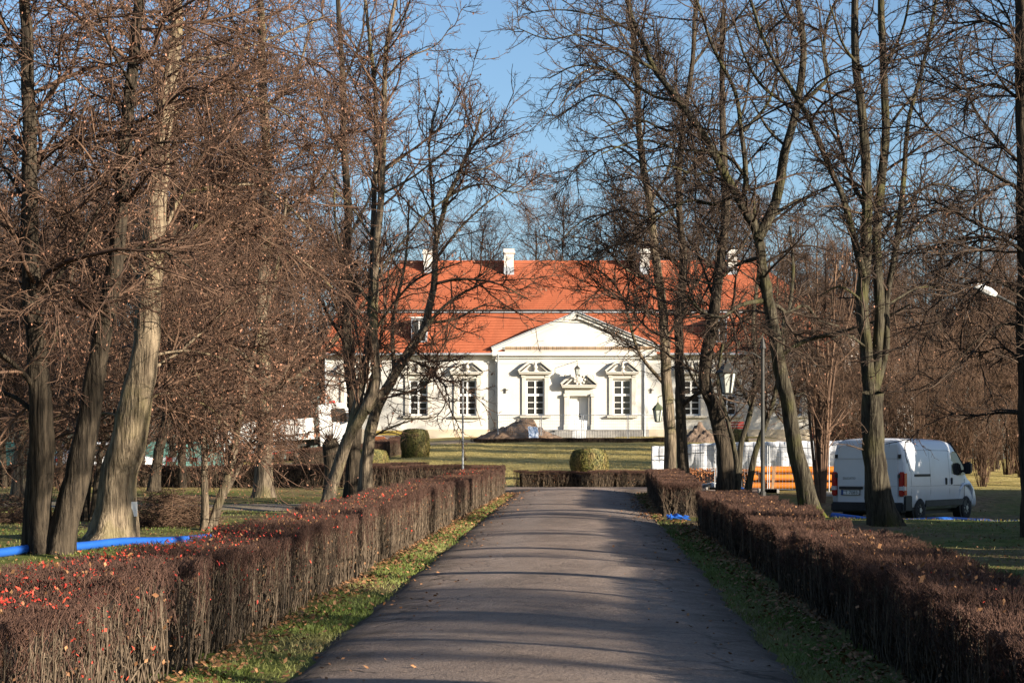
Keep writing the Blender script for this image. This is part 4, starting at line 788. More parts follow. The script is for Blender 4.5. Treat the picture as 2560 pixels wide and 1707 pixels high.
branch_tree('lime_tree', 'dark slim trunk close to the right of the pale upright trunk', 58,
  [([(1574, 1104), (1563, 985), (1562, 880), (1560, 750), (1570, 600), (1560, 450), (1570, 300), (1590, 150), (1600, 0)], 28, 9)],
  [([(1564, 935), (1600, 905), (1640, 885), (1690, 840)], 12, 5), ([(1562, 700), (1620, 620), (1650, 520)], 9, 3), ([(1565, 520), (1500, 430), (1440, 400), (1380, 420)], 8, 2), ([(1562, 420), (1620, 330), (1640, 200)], 9, 3), ([(1575, 260), (1520, 160), (1500, 40)], 8, 3), ([(1568, 620), (1500, 560), (1420, 560), (1330, 600)], 8, 2), ([(1590, 150), (1650, 60), (1670, -30)], 7, 3)],
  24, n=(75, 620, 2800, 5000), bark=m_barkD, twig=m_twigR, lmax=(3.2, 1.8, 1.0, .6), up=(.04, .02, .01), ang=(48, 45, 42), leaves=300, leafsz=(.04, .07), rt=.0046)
branch_tree('park_tree', 'dark stout trunk before the white sheeting with a Y fork beside it', 53,
  [([(1668, 1140), (1660, 1045), (1640, 940), (1622, 870), (1632, 760), (1648, 640), (1660, 500), (1655, 340), (1660, 180), (1665, 20)], 42, 9)],
  [([(1640, 935), (1590, 870), (1560, 800), (1500, 760)], 9, 3), ([(1626, 830), (1680, 780), (1720, 700)], 9, 3), ([(1650, 620), (1710, 560), (1740, 450)], 9, 3), ([(1658, 480), (1600, 400), (1580, 280)], 9, 3), ([(1657, 330), (1710, 250), (1730, 120)], 8, 3), ([(1632, 740), (1570, 680), (1500, 660), (1420, 690)], 8, 2), ([(1645, 700), (1590, 560), (1520, 500)], 8, 2)],
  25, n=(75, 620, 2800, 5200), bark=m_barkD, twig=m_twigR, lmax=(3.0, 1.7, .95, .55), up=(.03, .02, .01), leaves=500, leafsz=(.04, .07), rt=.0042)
branch_tree('young_tree', 'slim tree forking in a Y just left of the lamp post', 51.5,
  [([(1697, 1142), (1690, 1060), (1679, 1000), (1668, 950), (1650, 880), (1660, 790)], 16, 6), ([(1693, 1100), (1700, 1030), (1722, 950), (1736, 850), (1730, 740), (1742, 600), (1730, 460)], 16, 6), ([(1708, 1142), (1732, 1050), (1762, 965), (1784, 885), (1800, 780), (1822, 640), (1815, 520)], 17, 6)],
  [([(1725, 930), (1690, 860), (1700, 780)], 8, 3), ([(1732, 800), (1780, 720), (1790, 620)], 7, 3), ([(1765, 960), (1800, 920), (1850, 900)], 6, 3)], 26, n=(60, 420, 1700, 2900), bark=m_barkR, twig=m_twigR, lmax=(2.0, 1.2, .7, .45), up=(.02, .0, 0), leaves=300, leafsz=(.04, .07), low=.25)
branch_tree('hazel_shrub', 'tall shrub of many thin stems behind the leaning tree', 55.5,
  [([(1885+k*3, 1110), (1882+k*10, 980), (1880+k*22+12*math.sin(k*2.3), 840), (1878+k*34, 690+25*math.sin(k*3.1)), (1876+k*42, 580)], 8, 3) for k in (-2, -1.3, -.6, 0, .5, 1.1, 1.7, 2.3)], [], 27, n=(90, 420, 1500, 2200), bark=m_twigRed, twig=m_twigRed, lmax=(1.8, 1.1, .7, .45), up=(.06, .03, 0), ang=(32, 38, 40), leaves=200, low=.1, flare=False, cat='shrub')
branch_tree('roadside_tree', 'dark trunk cut by the right edge of the picture', 32,
  [([(2392, 1500), (2376, 1200), (2362, 950), (2356, 600), (2354, 300), (2350, 0), (2346, -120)], 56, 30)],
  [([(2356, 450), (2277, 404), (2157, 322), (2106, 272), (2060, 200)], 11, 3), ([(2356, 560), (2242, 519), (2141, 464), (2060, 470)], 10, 3), ([(2356, 590), (2300, 555), (2217, 549), (2106, 577), (2041, 592)], 10, 3), ([(2360, 760), (2300, 745), (2230, 790), (2160, 870)], 8, 2), ([(2364, 950), (2290, 948), (2230, 955), (2180, 950)], 9, 3), ([(2352, 250), (2280, 200), (2200, 210), (2120, 150)], 9, 3), ([(2352, 130), (2270, 60), (2180, 60), (2110, 20)], 9, 3), ([(2350, 20), (2290, -40), (2200, -60)], 8, 3), ([(2354, 400), (2290, 330), (2230, 250), (2190, 130)], 9, 3), ([(2358, 700), (2290, 650), (2200, 660), (2120, 720)], 8, 2), ([(2362, 850), (2300, 800), (2240, 820)], 8, 3),
   ([(2356, 500), (2440, 430), (2540, 400)], 12, 5), ([(2352, 200), (2430, 120), (2500, 0)], 12, 5)],
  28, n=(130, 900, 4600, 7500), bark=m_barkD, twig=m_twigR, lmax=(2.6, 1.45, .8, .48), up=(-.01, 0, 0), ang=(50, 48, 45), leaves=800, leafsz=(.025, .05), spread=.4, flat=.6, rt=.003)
# ------------------------------------------------------------------ woods: a few individuals grown freely, then copied
def wood_tree(seed, H, lean=.03, r0=.22, crown0=.22, n=(40, 400, 2100, 3700), spread=1., leaves=0, twig=None, leafm=None, stems=1):
    r = np.random.default_rng(seed); T = []
    for s in range(stems):
        a = r.uniform(0, 6.28); k = lean*(1+2*s); T.append(np.array([[0, 0, -.3], [k*H*.3*math.cos(a), k*H*.3*math.sin(a), H*.33], [k*H*.6*math.cos(a)+r.normal(0, .2), k*H*.6*math.sin(a)+r.normal(0, .2), H*.66], [k*H*math.cos(a), k*H*math.sin(a), H*.97]]))
    V, F = trunk_mesh('trunk', T, [(r0*(1 if i == 0 else .8), .03) for i in range(stems)], m_barkD, 9, [.5]*stems, seed); tr = np_mesh('trunk', V, F, m_barkD, True)
    P = np.stack([spline(t, 24) for t in T]); s = np.linspace(crown0, 1, 24)*23; j = np.minimum(s.astype(int), 22); f = (s-j)[None, :, None]; P = P[:, j]*(1-f)+P[:, j+1]*f; RR = np.tile(np.linspace(r0*.8, .03, 24), (stems, 1))
    A1, B1 = grow(r, P, RR, n[0], 0, 1, H*.2*spread, H*.38*spread, 48, 12, 9, up=.09, wig=.12, rk=.016, rtip=.012, fall=.65, rfrac=.6)
    A2, B2 = grow(r, A1, B1, n[1], .12, 1, 1.2, 3.2, 42, 14, 6, up=.05, wig=.15, rk=.011, rtip=.007, fall=.4)
    P2 = np.concatenate([np.stack([spline(q, 6) for q in A1]), A2]); R2 = np.concatenate([B1[:, [0, 2, 3, 5, 6, 8]], B2])
    A3, B3 = grow(r, P2, R2, n[2], .15, 1, .6, 1.7, 42, 15, 4, up=.02, wig=.18, rk=.009, rtip=.006, fall=.3)
    A4, B4 = grow(r, A3, B3, n[3], .1, 1, .4, .9, 40, 15, 2, up=.0, wig=.1, rk=.01, rtip=.0055, fall=0)
    V, F = merge([tubes(A1, B1, 5), tubes(A2, B2, 3), tubes(A3, np.maximum(B3, .006), 3), tubes(A4, np.maximum(B4, .0052), 3)]); cr = np_mesh('crown', V, F, twig or m_twigW)
    lf = None
    if leaves:
        pp = np.concatenate([A4[:, -1], A3[:, -1], A3[:, 2]]); pp = pp[r.choice(len(pp), leaves)]; lf = leaf_mesh('dry_leaves', pp, r.uniform(.04, .08, leaves), leafm or m_leafB, r)
    return tr, cr, lf
WV = [wood_tree(101, 19, r0=.24, leaves=4000), wood_tree(102, 22, r0=.27, crown0=.3, leaves=2200), wood_tree(103, 16, r0=.18, crown0=.12, spread=1.1, leaves=4500), wood_tree(104, 20, r0=.2, crown0=.18, stems=2, leaves=3000)]
BV = [wood_tree(105, 21, r0=.22, crown0=.25), wood_tree(106, 18, r0=.2, crown0=.2, stems=2)]
def plant(v, x, y, s, label, group, name='wood_tree', cat='tree', rz=None):
    o = empty(name, (x, y, g(x, y)-.05), label, cat, group, rz=random.uniform(0, 6.28) if rz is None else rz); o.scale = (s, s, s)
    for nm, me in zip(('trunk', 'crown', 'dry_leaves'), v):
        if me: link(nm, me, o, kind=None if nm == 'trunk' else 'stuff')
    return o
LB = 'bare brown tree in the dense wood behind the left lawn'; GL = 'trees of the wood on the left'
r = random.Random(4)
for row, (yd, n_, p0, p1, s0) in enumerate(((64, 4, -40, 560, .55), (76, 5, -60, 640, .72), (90, 6, -60, 620, .85), (106, 7, -80, 640, .95), (128, 9, -80, 740, .95))):
    for k in range(n_):
        px = p0+(p1-p0)*(k+r.uniform(.2, .8))/n_; y = yd+r.uniform(-3, 3); x = (px-1280)/FP*y
        plant(WV[r.randrange(4)], x, y, s0*r.uniform(.85, 1.12), LB, GL)
LR = 'bare tree of the wood beyond the thicket on the right'; GR = 'trees of the wood on the right'
for yd, n_, p0, p1, s0 in ((74, 3, 2300, 2640, .62), (92, 3, 2330, 2640, .55), (112, 6, 2180, 2680, .6), (135, 7, 2120, 2720, .62), (150, 8, 1950, 2700, .6)):
    for k in range(n_):
        px = p0+(p1-p0)*(k+r.uniform(.2, .8))/n_; y = yd+r.uniform(-4, 4); x = (px-1280)/FP*y
        plant(BV[r.randrange(2)], x, y, s0*r.uniform(.85, 1.1), LR, GR)
LH = 'distant bare tree whose top shows above the manor roof'; GH = 'trees behind the manor'
for k in range(13):
    px = 820+k*85+r.uniform(-25, 25); y = 152+r.uniform(-6, 8); plant(BV[r.randrange(2)], (px-1280)/FP*y, y, r.uniform(.88, 1.0), LH, GH)
for k, (px, y, s) in enumerate(((1600, 142, .95), (1690, 146, 1.05), (1775, 144, .98), (1860, 150, 1.05), (1950, 143, .95), (2030, 146, .9))):
    plant(BV[k % 2], (px-1280)/FP*y, y, s, LH, GH)
# thicket of thin shrubs behind the van
def shrub(seed, H, stems=26, twig=None, leaves=0, spr=.22):
    r = np.random.default_rng(seed); n = stems; K = 8; a = r.uniform(0, 6.28, n); k = np.abs(r.normal(0, spr, n)); s = np.linspace(0, 1, K); h = H*r.uniform(.55, 1, n)
    P = np.zeros((n, K, 3)); P[:, :, 0] = (np.cos(a)*(.25*r.random(n)))[:, None]+np.cos(a)[:, None]*(k*h)[:, None]*s**1.3; P[:, :, 1] = (np.sin(a)*(.25*r.random(n)))[:, None]+np.sin(a)[:, None]*(k*h)[:, None]*s**1.3
    P[:, :, 2] = h[:, None]*s-.1; P[:, 1:, :2] += np.cumsum(r.normal(0, .05, (n, K-1, 2)), 1); Rr = r.uniform(.008, .022, n)[:, None]*np.linspace(1, .3, K)
    A, B = grow(r, P, Rr, stems*9, .15, 1, .5, 1.5, 34, 14, 5, up=.06, wig=.15, rtip=.005, fall=.3); A2, B2 = grow(r, A, B, stems*50, .1, 1, .25, .8, 38, 14, 3, up=.02, wig=.15, rtip=.0045, fall=.1)
    V, F = merge([tubes(P, Rr, 5), tubes(A, np.maximum(B, .004), 3), tubes(A2, np.maximum(B2, .0042), 3)]); me = np_mesh('stem', V, F, twig or m_twigRed); lf = None
    if leaves: pp = A2[:, -1][r.choice(len(A2), leaves)]; lf = leaf_mesh('dry_leaves', pp, r.uniform(.05, .1, leaves), m_leafB, r)
    return me, None, lf
SV = [shrub(201, 6.6, leaves=60), shrub(202, 5.4, leaves=60), shrub(203, 7.4, stems=20, leaves=60)]
for k in range(30):
    px = 2055+k*19+r.uniform(-10, 10); y = r.uniform(60, 78); x = (px-1280)/FP*y
    o = plant(SV[k % 3], x, y, r.uniform(.75, 1.0), 'reddish brown many-stemmed shrub in the thicket behind the van', 'shrubs of the thicket behind the van', 'thicket_shrub', 'shrub')
for k, (px, y, s) in enumerate(((150, 58, .45), (330, 66, .5), (520, 60, .55), (590, 70, .6), (700, 78, .6), (740, 90, .7), (60, 62, .5), (430, 74, .6), (660, 95, .75), (770, 100, .7))):
    plant(SV[k % 3], (px-1280)/FP*y, y, s, 'brown understorey shrub among the trees on the left', 'understorey shrubs on the left', 'understorey_shrub', 'shrub')
# roadside trees right of the camera's view: the ones whose shadows stripe the road
TV = wood_tree(107, 9, r0=.26, crown0=.5, spread=.5, n=(11, 70, 260, 380))
for k, (x, y, s) in enumerate(((7.3, 16.9, 1.0), (7.7, 21.4, .95), (6.6, 12.2, .75), (7.2, 7.0, .9), (8.8, 2.0, 1.0), (10.6, 29.5, .8), (9.0, 25.6, .7), (6.9, 14.6, .45), (8.2, 19.2, .5), (9.4, 24.2, .45), (7.6, 9.4, .5), (11.6, 31.6, .6))):
    plant(TV, x, y, s, 'roadside tree beyond the right edge whose shadow stripes the road', 'shadow-casting trees right of the road', 'roadside_tree')
for x, y, sc_ in ((25, -3, .62), (20.5, 2.5, .6), (27, .5, .62)): plant(BV[0], x, y, sc_, 'tall roadside tree far beyond the right edge', 'shadow-casting trees right of the road', 'roadside_tree')
# unseen evergreens added farther right to keep the right lawn and van shaded
def evergreen(seed, H, n=7000):
    r = np.random.default_rng(seed); T = [np.array([[0, 0, -.2], [.05, 0, H*.5], [0, .05, H*.97]])]; V, F = trunk_mesh('trunk', T, [(.09, .02)], m_barkD, 8, [.3], seed); tr = np_mesh('trunk', V, F, m_barkD, True)
    z = r.random(n)**.9; a = r.uniform(0, 6.28, n); rad = np.sqrt(1.02-z**3)*H*.27*np.sqrt(r.random(n))*(1+.2*np.sin(a*4+z*20)); P = np.stack([rad*np.cos(a), rad*np.sin(a), .1+z*H*.95], -1)
    return tr, leaf_mesh('crown', P, r.uniform(.14, .3, n), mat('needle', (.03, .045, .015), (.06, .075, .025), scale=3, rough=.7), r), None
EV = [evergreen(301, 4.2), evergreen(302, 3.4)]
row_ = spline(np.array([(26.5, 51, 0), (23, 46, 0), (15.5, 34, 0), (11.2, 27, 0)]), 20)
for k, (x, y, _) in enumerate(row_):
    hgt = np.interp(y, [5, 14, 24, 36, 42, 51], [1.9, 2.0, 2.4, 3.2, 5.6, 6.0])*r.uniform(.8, 1.12)
    plant(EV[k % 2], x+r.uniform(-.5, .5), y+r.uniform(-.4, .4), hgt/(4.2, 3.4)[k % 2], 'added unseen dark evergreen beyond the right edge to shade the lawn', 'added evergreens shading the right lawn', 'unseen_evergreen')

for k in range(13):  # unseen low evergreens, added to throw shade on the near right hedge
    y = 23-k*1.75; x = 7.9-.07*k
    plant(EV[k % 2], x+r.uniform(-.3, .3), y, (1.8 if y < 16 else 1.4)*r.uniform(.9, 1.1)/(4.2, 3.4)[k % 2], 'added unseen low evergreen beyond the right edge to shade the near hedge', 'added low evergreens shading the right hedge', 'unseen_low_evergreen', 'shrub')
for k in range(30):
    px = -60+k*29+r.uniform(-14, 14); y = r.uniform(112, 135); 
    if px > 770: y = r.uniform(138, 146)
    plant(SV[k % 3], (px-1280)/FP*y, y, r.uniform(.95, 1.35), 'tall brown shrub closing the wood left of the manor', 'shrubs closing the wood on the left', 'wood_edge_shrub', 'shrub')

for k, (px, y, sc_) in enumerate(((640, 116, .95), (690, 124, 1.0), (725, 131, 1.05), (765, 138, 1.1), (800, 143, 1.1), (600, 110, .9))):
    plant(WV[2 if k % 2 else 0], (px-1280)/FP*y, y, sc_, LB, GL)
for k, (px, y, sc_) in enumerate(((1905, 99, .55), (1975, 92, .6), (2045, 87, .62), (2110, 92, .62), (2170, 84, .64), (2235, 90, .64), (2300, 82, .6), (2080, 99, .66), (2200, 101, .7))):
    plant(WV[2] if k % 2 else BV[1], (px-1280)/FP*y, y, sc_, 'bare tree screening the annex and right roof end', 'trees screening the annex', 'wood_tree')

for k in range(9):  # second unseen row added closer in, for the same hedge shade
    y = 17-k*1.8
    plant(EV[k % 2], 5.75+r.uniform(-.15, .15), y, 1.5*r.uniform(.9, 1.1)/(4.2, 3.4)[k % 2], 'added unseen low evergreen beyond the right edge to shade the near hedge', 'added low evergreens shading the right hedge', 'unseen_low_evergreen', 'shrub')

for k, (x, y) in enumerate(((-13, 20), (-13.5, 15.5), (-12, 11), (-13, 6.5), (-12.5, 2), (-12, -3), (-10.5, -8), (-7.5, -11.5), (-3.5, -13), (.5, -13.5), (-17, 24), (-18, 12), (-17, 0), (-13, -14), (-2, -19))):  # unseen evergreens added around the viewer to block ambient sky light
    plant(EV[k % 2], x+r.uniform(-.6, .6), y+r.uniform(-.6, .6), (11 if k > 9 else 9)*r.uniform(.85, 1.1)/(4.2, 3.4)[k % 2], 'added unseen tall evergreen behind and left of the viewer to dim sky light', 'added evergreens dimming the light behind the viewer', 'unseen_evergreen')

for k, (x, y, h_) in enumerate(((9.0, 21.6, 1.9), (9.9, 23.4, 2.2), (10.8, 25.0, 2.5), (11.8, 26.6, 2.7), (12.9, 28.6, 2.9), (14.2, 30.4, 3.1))):  # further unseen evergreens, added to darken the lit strip of right lawn
    plant(EV[k % 2], x, y, h_/(4.2, 3.4)[k % 2]*1.15, 'added unseen dark evergreen beyond the right edge to shade the lawn', 'added evergreens shading the right lawn', 'unseen_evergreen')
# ------------------------------------------------------------------ the van
vx, vy = (2170-1280)/FP*48.6, 48.6; VR = R(55)
fw = Vector((math.cos(VR), math.sin(VR), 0))
vz = float(np.mean([G(vx+fw.x*k, vy+fw.y*k) for k in (.9, 3.9)]))+.02
van = empty('panel_van', (vx, vy, vz), 'white panel van parked on the grass behind the forked tree', 'van', rot=(0, 0, VR)); van.scale = (1.087, 1, 1)
def loft(sections, m, name, parent, smooth=True):
    b = MB(); rings = [[b.bm.verts.new(p) for p in s] for s in sections]; n = len(rings[0])
    for a, c in zip(rings, rings[1:]):
        for k in range(n): b.bm.faces.new((a[k], a[(k+1) % n], c[(k+1) % n], c[k]))
    b.bm.faces.new(rings[0][::-1]); b.bm.faces.new(rings[-1]); o = b.build(name, m, parent, smooth)
    return o
def vsec(x, zt, wsc=1., zb=.34, crown=1.):
    half = [(.90, zb), (1.0, zb+.08), (1.025, .62), (1.03, .95), (1.02, 1.22), (.99, 1.62), (.95, 1.92), (.91, 2.07), (.83, 2.17), (.66, 2.225), (.3, 2.25)]
    k = (zt-zb)/(2.25-zb); H = [(w_*wsc, zb+(z-zb)*k) for w_, z in half]
    return [(x, -w_, z) for w_, z in H]+[(x, w_, z) for w_, z in H[::-1]]
st = [(0, 2.20, .985), (.03, 2.235, 1), (.25, 2.25, 1), (1.2, 2.255, 1), (2.4, 2.255, 1), (3.05, 2.24, 1), (3.3, 2.19, .995), (3.6, 1.98, .985), (3.95, 1.64, .98), (4.22, 1.36, .98), (4.35, 1.24, .975), (4.6, 1.14, .96), (4.85, 1.0, .92), (4.95, .86, .86), (4.98, .7, .82)]
body = loft([vsec(x, z, w_) for x, z, w_ in st], m_vanw, 'body', van)
def seam(pts, r_=.009, m=None, name='panel_gap', par=None): b = MB(); b.tube(pts, r_, 5); return b.build(name, m or m_blackp, par or body)
def ysd(z): return -float(np.interp(z, [.34, .42, .62, .95, 1.22, 1.62, 1.92, 2.07], [.9, 1.0, 1.025, 1.03, 1.02, .99, .95, .91]))
def sidepts(x, z0, z1, n=6, o_=.002): return [(x, ysd(z)-o_+.004, z) for z in np.linspace(z0, z1, n)]
for x in (.42, 1.62, 2.86): seam(sidepts(x, .55, 1.93), .006)
seam([(x, ysd(1.93)+.002, 1.93) for x in (.1, 1.5, 3.0)], .006); seam([(x, ysd(.98)+.004, .98) for x in (.3, 2, 4.1)], .006)
seam(sidepts(3.86, .55, 1.15), .006)
b = MB(); b.box(.62, 1.60, ysd(1.28)-.018, ysd(1.28)+.02, 1.235, 1.30); b.build('sliding_rail', m_blackp, body)
for x in (2.62, 2.98): b = MB(); b.box(x-.045, x+.045, ysd(1.1)-.03, ysd(1.1)+.02, 1.0, 1.19, bev=.015); b.build('door_handle', m_blackp, body)
b = MB(); b.box(1.30, 4.02, ysd(.5)-.025, ysd(.5)+.05, .42, .60, bev=.012); b.build('side_moulding', m_blackp, body)
b = MB(); q = [(3.02, 1.30), (3.05, 1.86), (3.28, 1.92), (3.46, 1.86), (4.02, 1.32), (3.9, 1.26), (3.5, 1.24)]
lo_ = [b.bm.verts.new((x, ysd(z)*(.992 if x > 3.4 else 1)-.006, z)) for x, z in q]; b.bm.faces.new(lo_); b.build('side_window', m_glass, body)
b = MB(); wp = [(3.42, -.80, 2.14), (3.42, .80, 2.14), (4.22, .92, 1.38), (4.22, -.92, 1.38)]; b.bm.faces.new([b.bm.verts.new((x+.03, y, z+.03)) for x, y, z in wp]); b.build('windscreen', m_glass, body)
b = MB(); b.box(3.70, 3.88, -1.26, -1.05, 1.28, 1.62, bev=.04); b.box(3.76, 3.84, -1.06, -.95, 1.34, 1.40); b.build('wing_mirror', m_blackp, van); b = MB(); b.box(3.70, 3.88, 1.05, 1.26, 1.28, 1.62, bev=.04); b.box(3.76, 3.84, .95, 1.06, 1.34, 1.40); b.build('wing_mirror', m_blackp, van)
# rear end
for s in (-1, 1):
    b = MB(); a_, c_ = sorted((s*.012, s*.86)); b.box(-.035, .02, a_, c_, .52, 2.08, bev=.02); rd = b.build('rear_door', m_vanw, van)
    b = MB(); a_, c_ = sorted((s*.03, s*.85)); b.box(-.042, -.036, a_, c_, 1.70, 1.715); b.box(-.042, -.036, a_, c_, .98, .99); b.build('crease', m_annex, rd)
    b = MB(); a_, c_ = sorted((s*.872, s*1.035)); b.box(-.045, .16, a_, c_, .72, 1.36, bev=.03); tl = b.build('tail_light', m_redl, van)
    b = MB(); a_, c_ = sorted((s*.885, s*1.042)); b.box(-.052, .10, a_, c_, .86, 1.0, bev=.02); b.build('reversing_lamp', m_clearl, tl)
    for z in (1.72, 1.2): b = MB(); a_, c_ = sorted((s*.87, s*.93)); b.box(-.05, -.0, a_, c_, z, z+.1); b.build('hinge', m_blackp, rd)
b = MB(); b.box(-.05, -.036, -.012, .012, .52, 2.08); b.build('door_gap', m_blackp, van)
b = MB(); b.box(-.12, .22, -1.02, 1.02, .30, .56, bev=.04); b.build('rear_bumper', m_blackp, van)
b = MB(); b.box(.0, .42, -1.055, -.98, .34, .74, bev=.02); b.build('bumper_corner', m_blackp, van)
b = MB(); b.box(-.075, -.036, .12, .80, .90, .97, bev=.008); b.build('plate_lamp_strip', m_blackp, van)
b = MB(); b.box(-.06, -.036, .20, .74, .745, .885); pl = b.build('number_plate', m_blackp, van); b = MB(); b.box(-.066, -.061, .215, .725, .757, .873); b.build('plate_face', m_white, pl)
b = MB(); b.box(-.0675, -.0665, .675, .725, .757, .873); b.build('country_band', m_blue, pl)
b = MB(); b.box(-.03, .03, -.12, .12, 2.13, 2.19); b.build('brake_lamp', m_blackp, van)
def text(body_, size, loc, parent, m, rot=(R(90), 0, R(-90))):
    c = bpy.data.curves.new('lettering', 'FONT'); c.body = body_; c.size = size; c.align_x = 'CENTER'; c.extrude = .001; to = bpy.data.objects.new('tmp_text', c); COL.objects.link(to)
    me = bpy.data.meshes.new_from_object(to.evaluated_get(bpy.context.evaluated_depsgraph_get())); bpy.data.objects.remove(to); me.materials.append(m)
    o = link('lettering', me, parent); o.location = loc; o.rotation_euler = rot; return o
text('CT 7085U', .125, (-.0685, .445, .773), pl, m_iron); text('DUCATO', .085, (-.0375, .52, 1.16), van, m_iron)
def wheel(x, y):
    b = MB(); M = Matrix.Translation((x, y, .34)) @ Matrix.Rotation(R(90), 4, 'X')
    b.lathe([(.20, -.10), (.30, -.11), (.335, -.08), (.34, 0), (.335, .08), (.30, .11), (.20, .10)], 24, M); wo = b.build('wheel', m_rubber, van, True)
    b = MB(); b.lathe([(.21, -.085), (.21, .085)], 20, M); 
    for k in range(8): a = k*math.pi/4; b.lathe([(.035, -.1), (.035, .1)], 6, Matrix.Translation((x+.13*math.cos(a), y, .34+.13*math.sin(a))) @ Matrix.Rotation(R(90), 4, 'X'))
    b.lathe([(.07, -.12), (.07, .12)], 10, M); b.build('rim', m_steel, wo)
    b = MB(); b.lathe([(.43, -.11), (.43, .11)], 20, Matrix.Translation((x, y*.958, .40)) @ Matrix.Rotation(R(90), 4, 'X')); b.build('wheel_arch', m_blackp, van)
for x in (.95, 4.0):
    for y in (-.93, .93): wheel(x, y)
b = MB(); b.tube([(3.52, -.985, .55), (3.58, -1.0, .85), (3.8, -1.015, 1.0), (4.2, -1.015, 1.0), (4.42, -.99, .85), (4.5, -.96, .6)], .05, 6); b.build('wheel_arch_lip', m_vanw, body)
b = MB(); b.box(.3, 4.6, -.8, .8, .22, .36); b.build('underbody', m_blackp, van)
# ------------------------------------------------------------------ lamp posts and poles
def post(name, label, base, h, r, side_pts, lan_c, lan_h, spike=True, m=m_iron, cat='lamp post'):
    root = empty(name, base, label, cat); b = MB(); b.tube([(0, 0, -.1), (0, 0, .5), (0, 0, .52), (0, 0, h)], [r*1.5, r*1.5, r, r*.8], 10)
    if spike: b.lathe([(r*1.6, 0), (r*1.2, .08), (.005, .32)], 8, Matrix.Translation((0, 0, h)))
    b.build('post', m, root)
    if side_pts: b = MB(); b.tube(side_pts, r*.45, 6); b.build('bracket', m, root); lantern(root, lan_c, lan_h, m)
    return root
p = D(1752, 1150, 46.5); zb_ = g(p[0], p[1]); lc = D(1670.5, 866, 46.5)-np.array([p[0], p[1], zb_]); top = D(1752, 800, 46.5)[2]-zb_
post('lamp_post', 'near black lamp post with hanging lantern behind the right hedge', (p[0], p[1], zb_), top, .055, [(0, 0, top*.93), (-.25, 0, top*.97), (lc[0]*.75, 0, top*.985), (lc[0], 0, lc[2]+.6), (lc[0], 0, lc[2]+.42)], tuple(lc), .82)
p = W(1692, 1195, 61); zb_ = g(p[0], p[1]); lc = W(1645, 1030, 61)-np.array([p[0], p[1], zb_]); top = W(1692, 985, 61)[2]-zb_
post('lamp_post', 'farther green lamp post with lantern beside the pale trunk', (p[0], p[1], zb_), top, .045, [(0, 0, top*.9), (-.15, 0, top*.98), (lc[0]*.6, 0, top*1.0), (lc[0], 0, lc[2]+.5), (lc[0], 0, lc[2]+.3)], tuple(lc), .62, m=mat('green_iron', (.07, .085, .05), (.11, .12, .07), scale=5, rough=.6))
p = W(1157, 1205, 56.5); post('metal_pole', 'thin grey metal pole rising from the end of the left hedge', (p[0], p[1], g(p[0], p[1])), W(1157, 945, 56.5)[2]-g(p[0], p[1]), .035, None, None, 0, False, m_galv, 'pole')
p = W(2600, 1250, 35); zb_ = g(p[0], p[1]); sl = empty('street_light', (p[0], p[1], zb_), 'white street light head on an arm among the right-hand twigs', 'street light')
a_ = D(2330, 700, 35)-np.array([p[0], p[1], zb_]); h0 = D(2288, 678, 35)-np.array([p[0], p[1], zb_]); h1 = D(2240, 655, 35)-np.array([p[0], p[1], zb_])
b = MB(); b.tube([(0, 0, -.1), (0, 0, a_[2]-.5), (-.1, 0, a_[2]-.25), tuple(a_), tuple(h0)], .03, 8); b.build('post', m_iron, sl); b = MB(); b.tube([tuple(h0), tuple(h0*.7+h1*.3), tuple(h1)], [.05, .085, .06], 8); b.build('lamp_head', m_white, sl)
# overhead cables
def cable(a, c, sag, label):
    b = MB(); a, c = np.array(a), np.array(c); mid = (a+c)/2; pts = [a+(c-a)*t-np.array([0, 0, sag*4*t*(1-t)])-mid for t in np.linspace(0, 1, 14)]; root = b.tube(pts, .013, 5).build('overhead_cable', m_iron); root.location = mid; tag(root, label, 'cable')
cable(W(1060, 772, 75), W(1900, 812, 60), .25, 'thin black cable crossing in front of the manor pediment')
cable(W(980, 778, 100), W(2000, 806, 98), .2, 'fainter cable running across the lower roof of the manor')
# ------------------------------------------------------------------ building site: heaps, fences, pipes, sheeting
def heap(name, label, px0, px1, py0, py1, d, m, seed):
    py0 -= 4
    r = np.random.default_rng(seed); c = W((px0+px1)/2, py1, d); hw = (px1-px0)/2*d/FP*1.15; hh = (py1-py0)*d/FP*1.05; n = 40; u = np.linspace(-1, 1, n); X, Y = np.meshgrid(u, u)
    rad = np.hypot(X*(1+.1*np.sin(3*Y)), Y); z = np.clip(1-rad**1.15, 0, None)**.8*(1+.18*np.sin(X*5+seed)*np.cos(Y*4)); 
    for k in range(3): z += z*.12*np.sin(X*(9+5*k)+r.uniform(0, 6))*np.sin(Y*(8+6*k)+r.uniform(0, 6))
    z += (z > 0)*r.normal(0, .018, z.shape); z = z/z.max(); o = link(name, grid_mesh(name, X*hw, Y*hw*.8, z*hh-.1, m)); o.location = (c[0], c[1], g(c[0], c[1])); return tag(o, label, 'soil heap'), c, hw, hh
o, c, hw, hh = heap('soil_heap', 'sunlit brown heap of earth left of the manor door', 1196, 1400, 1046, 1100, 112, m_soil, 1)
heap('soil_heap', 'dark shaded heap of earth behind the pale trunk', 1700, 1800, 1050, 1098, 110, m_soilD, 2); heap('soil_heap', 'reddish heap of earth beside the annex', 2070, 2190, 1050, 1090, 112, m_soil, 3)
cl = MB(); r = np.random.default_rng(5); M = Matrix.Translation((0, 0, 0)); n = 10
vs_ = [[cl.bm.verts.new(((i/n-.5)*.65+r.normal(0, .03), -.12*j+r.normal(0, .04), -.11*j+r.normal(0, .03))) for i in range(n)] for j in range(8)]
for j in range(7):
    for i in range(n-1): cl.bm.faces.new((vs_[j][i], vs_[j][i+1], vs_[j+1][i+1], vs_[j+1][i]))
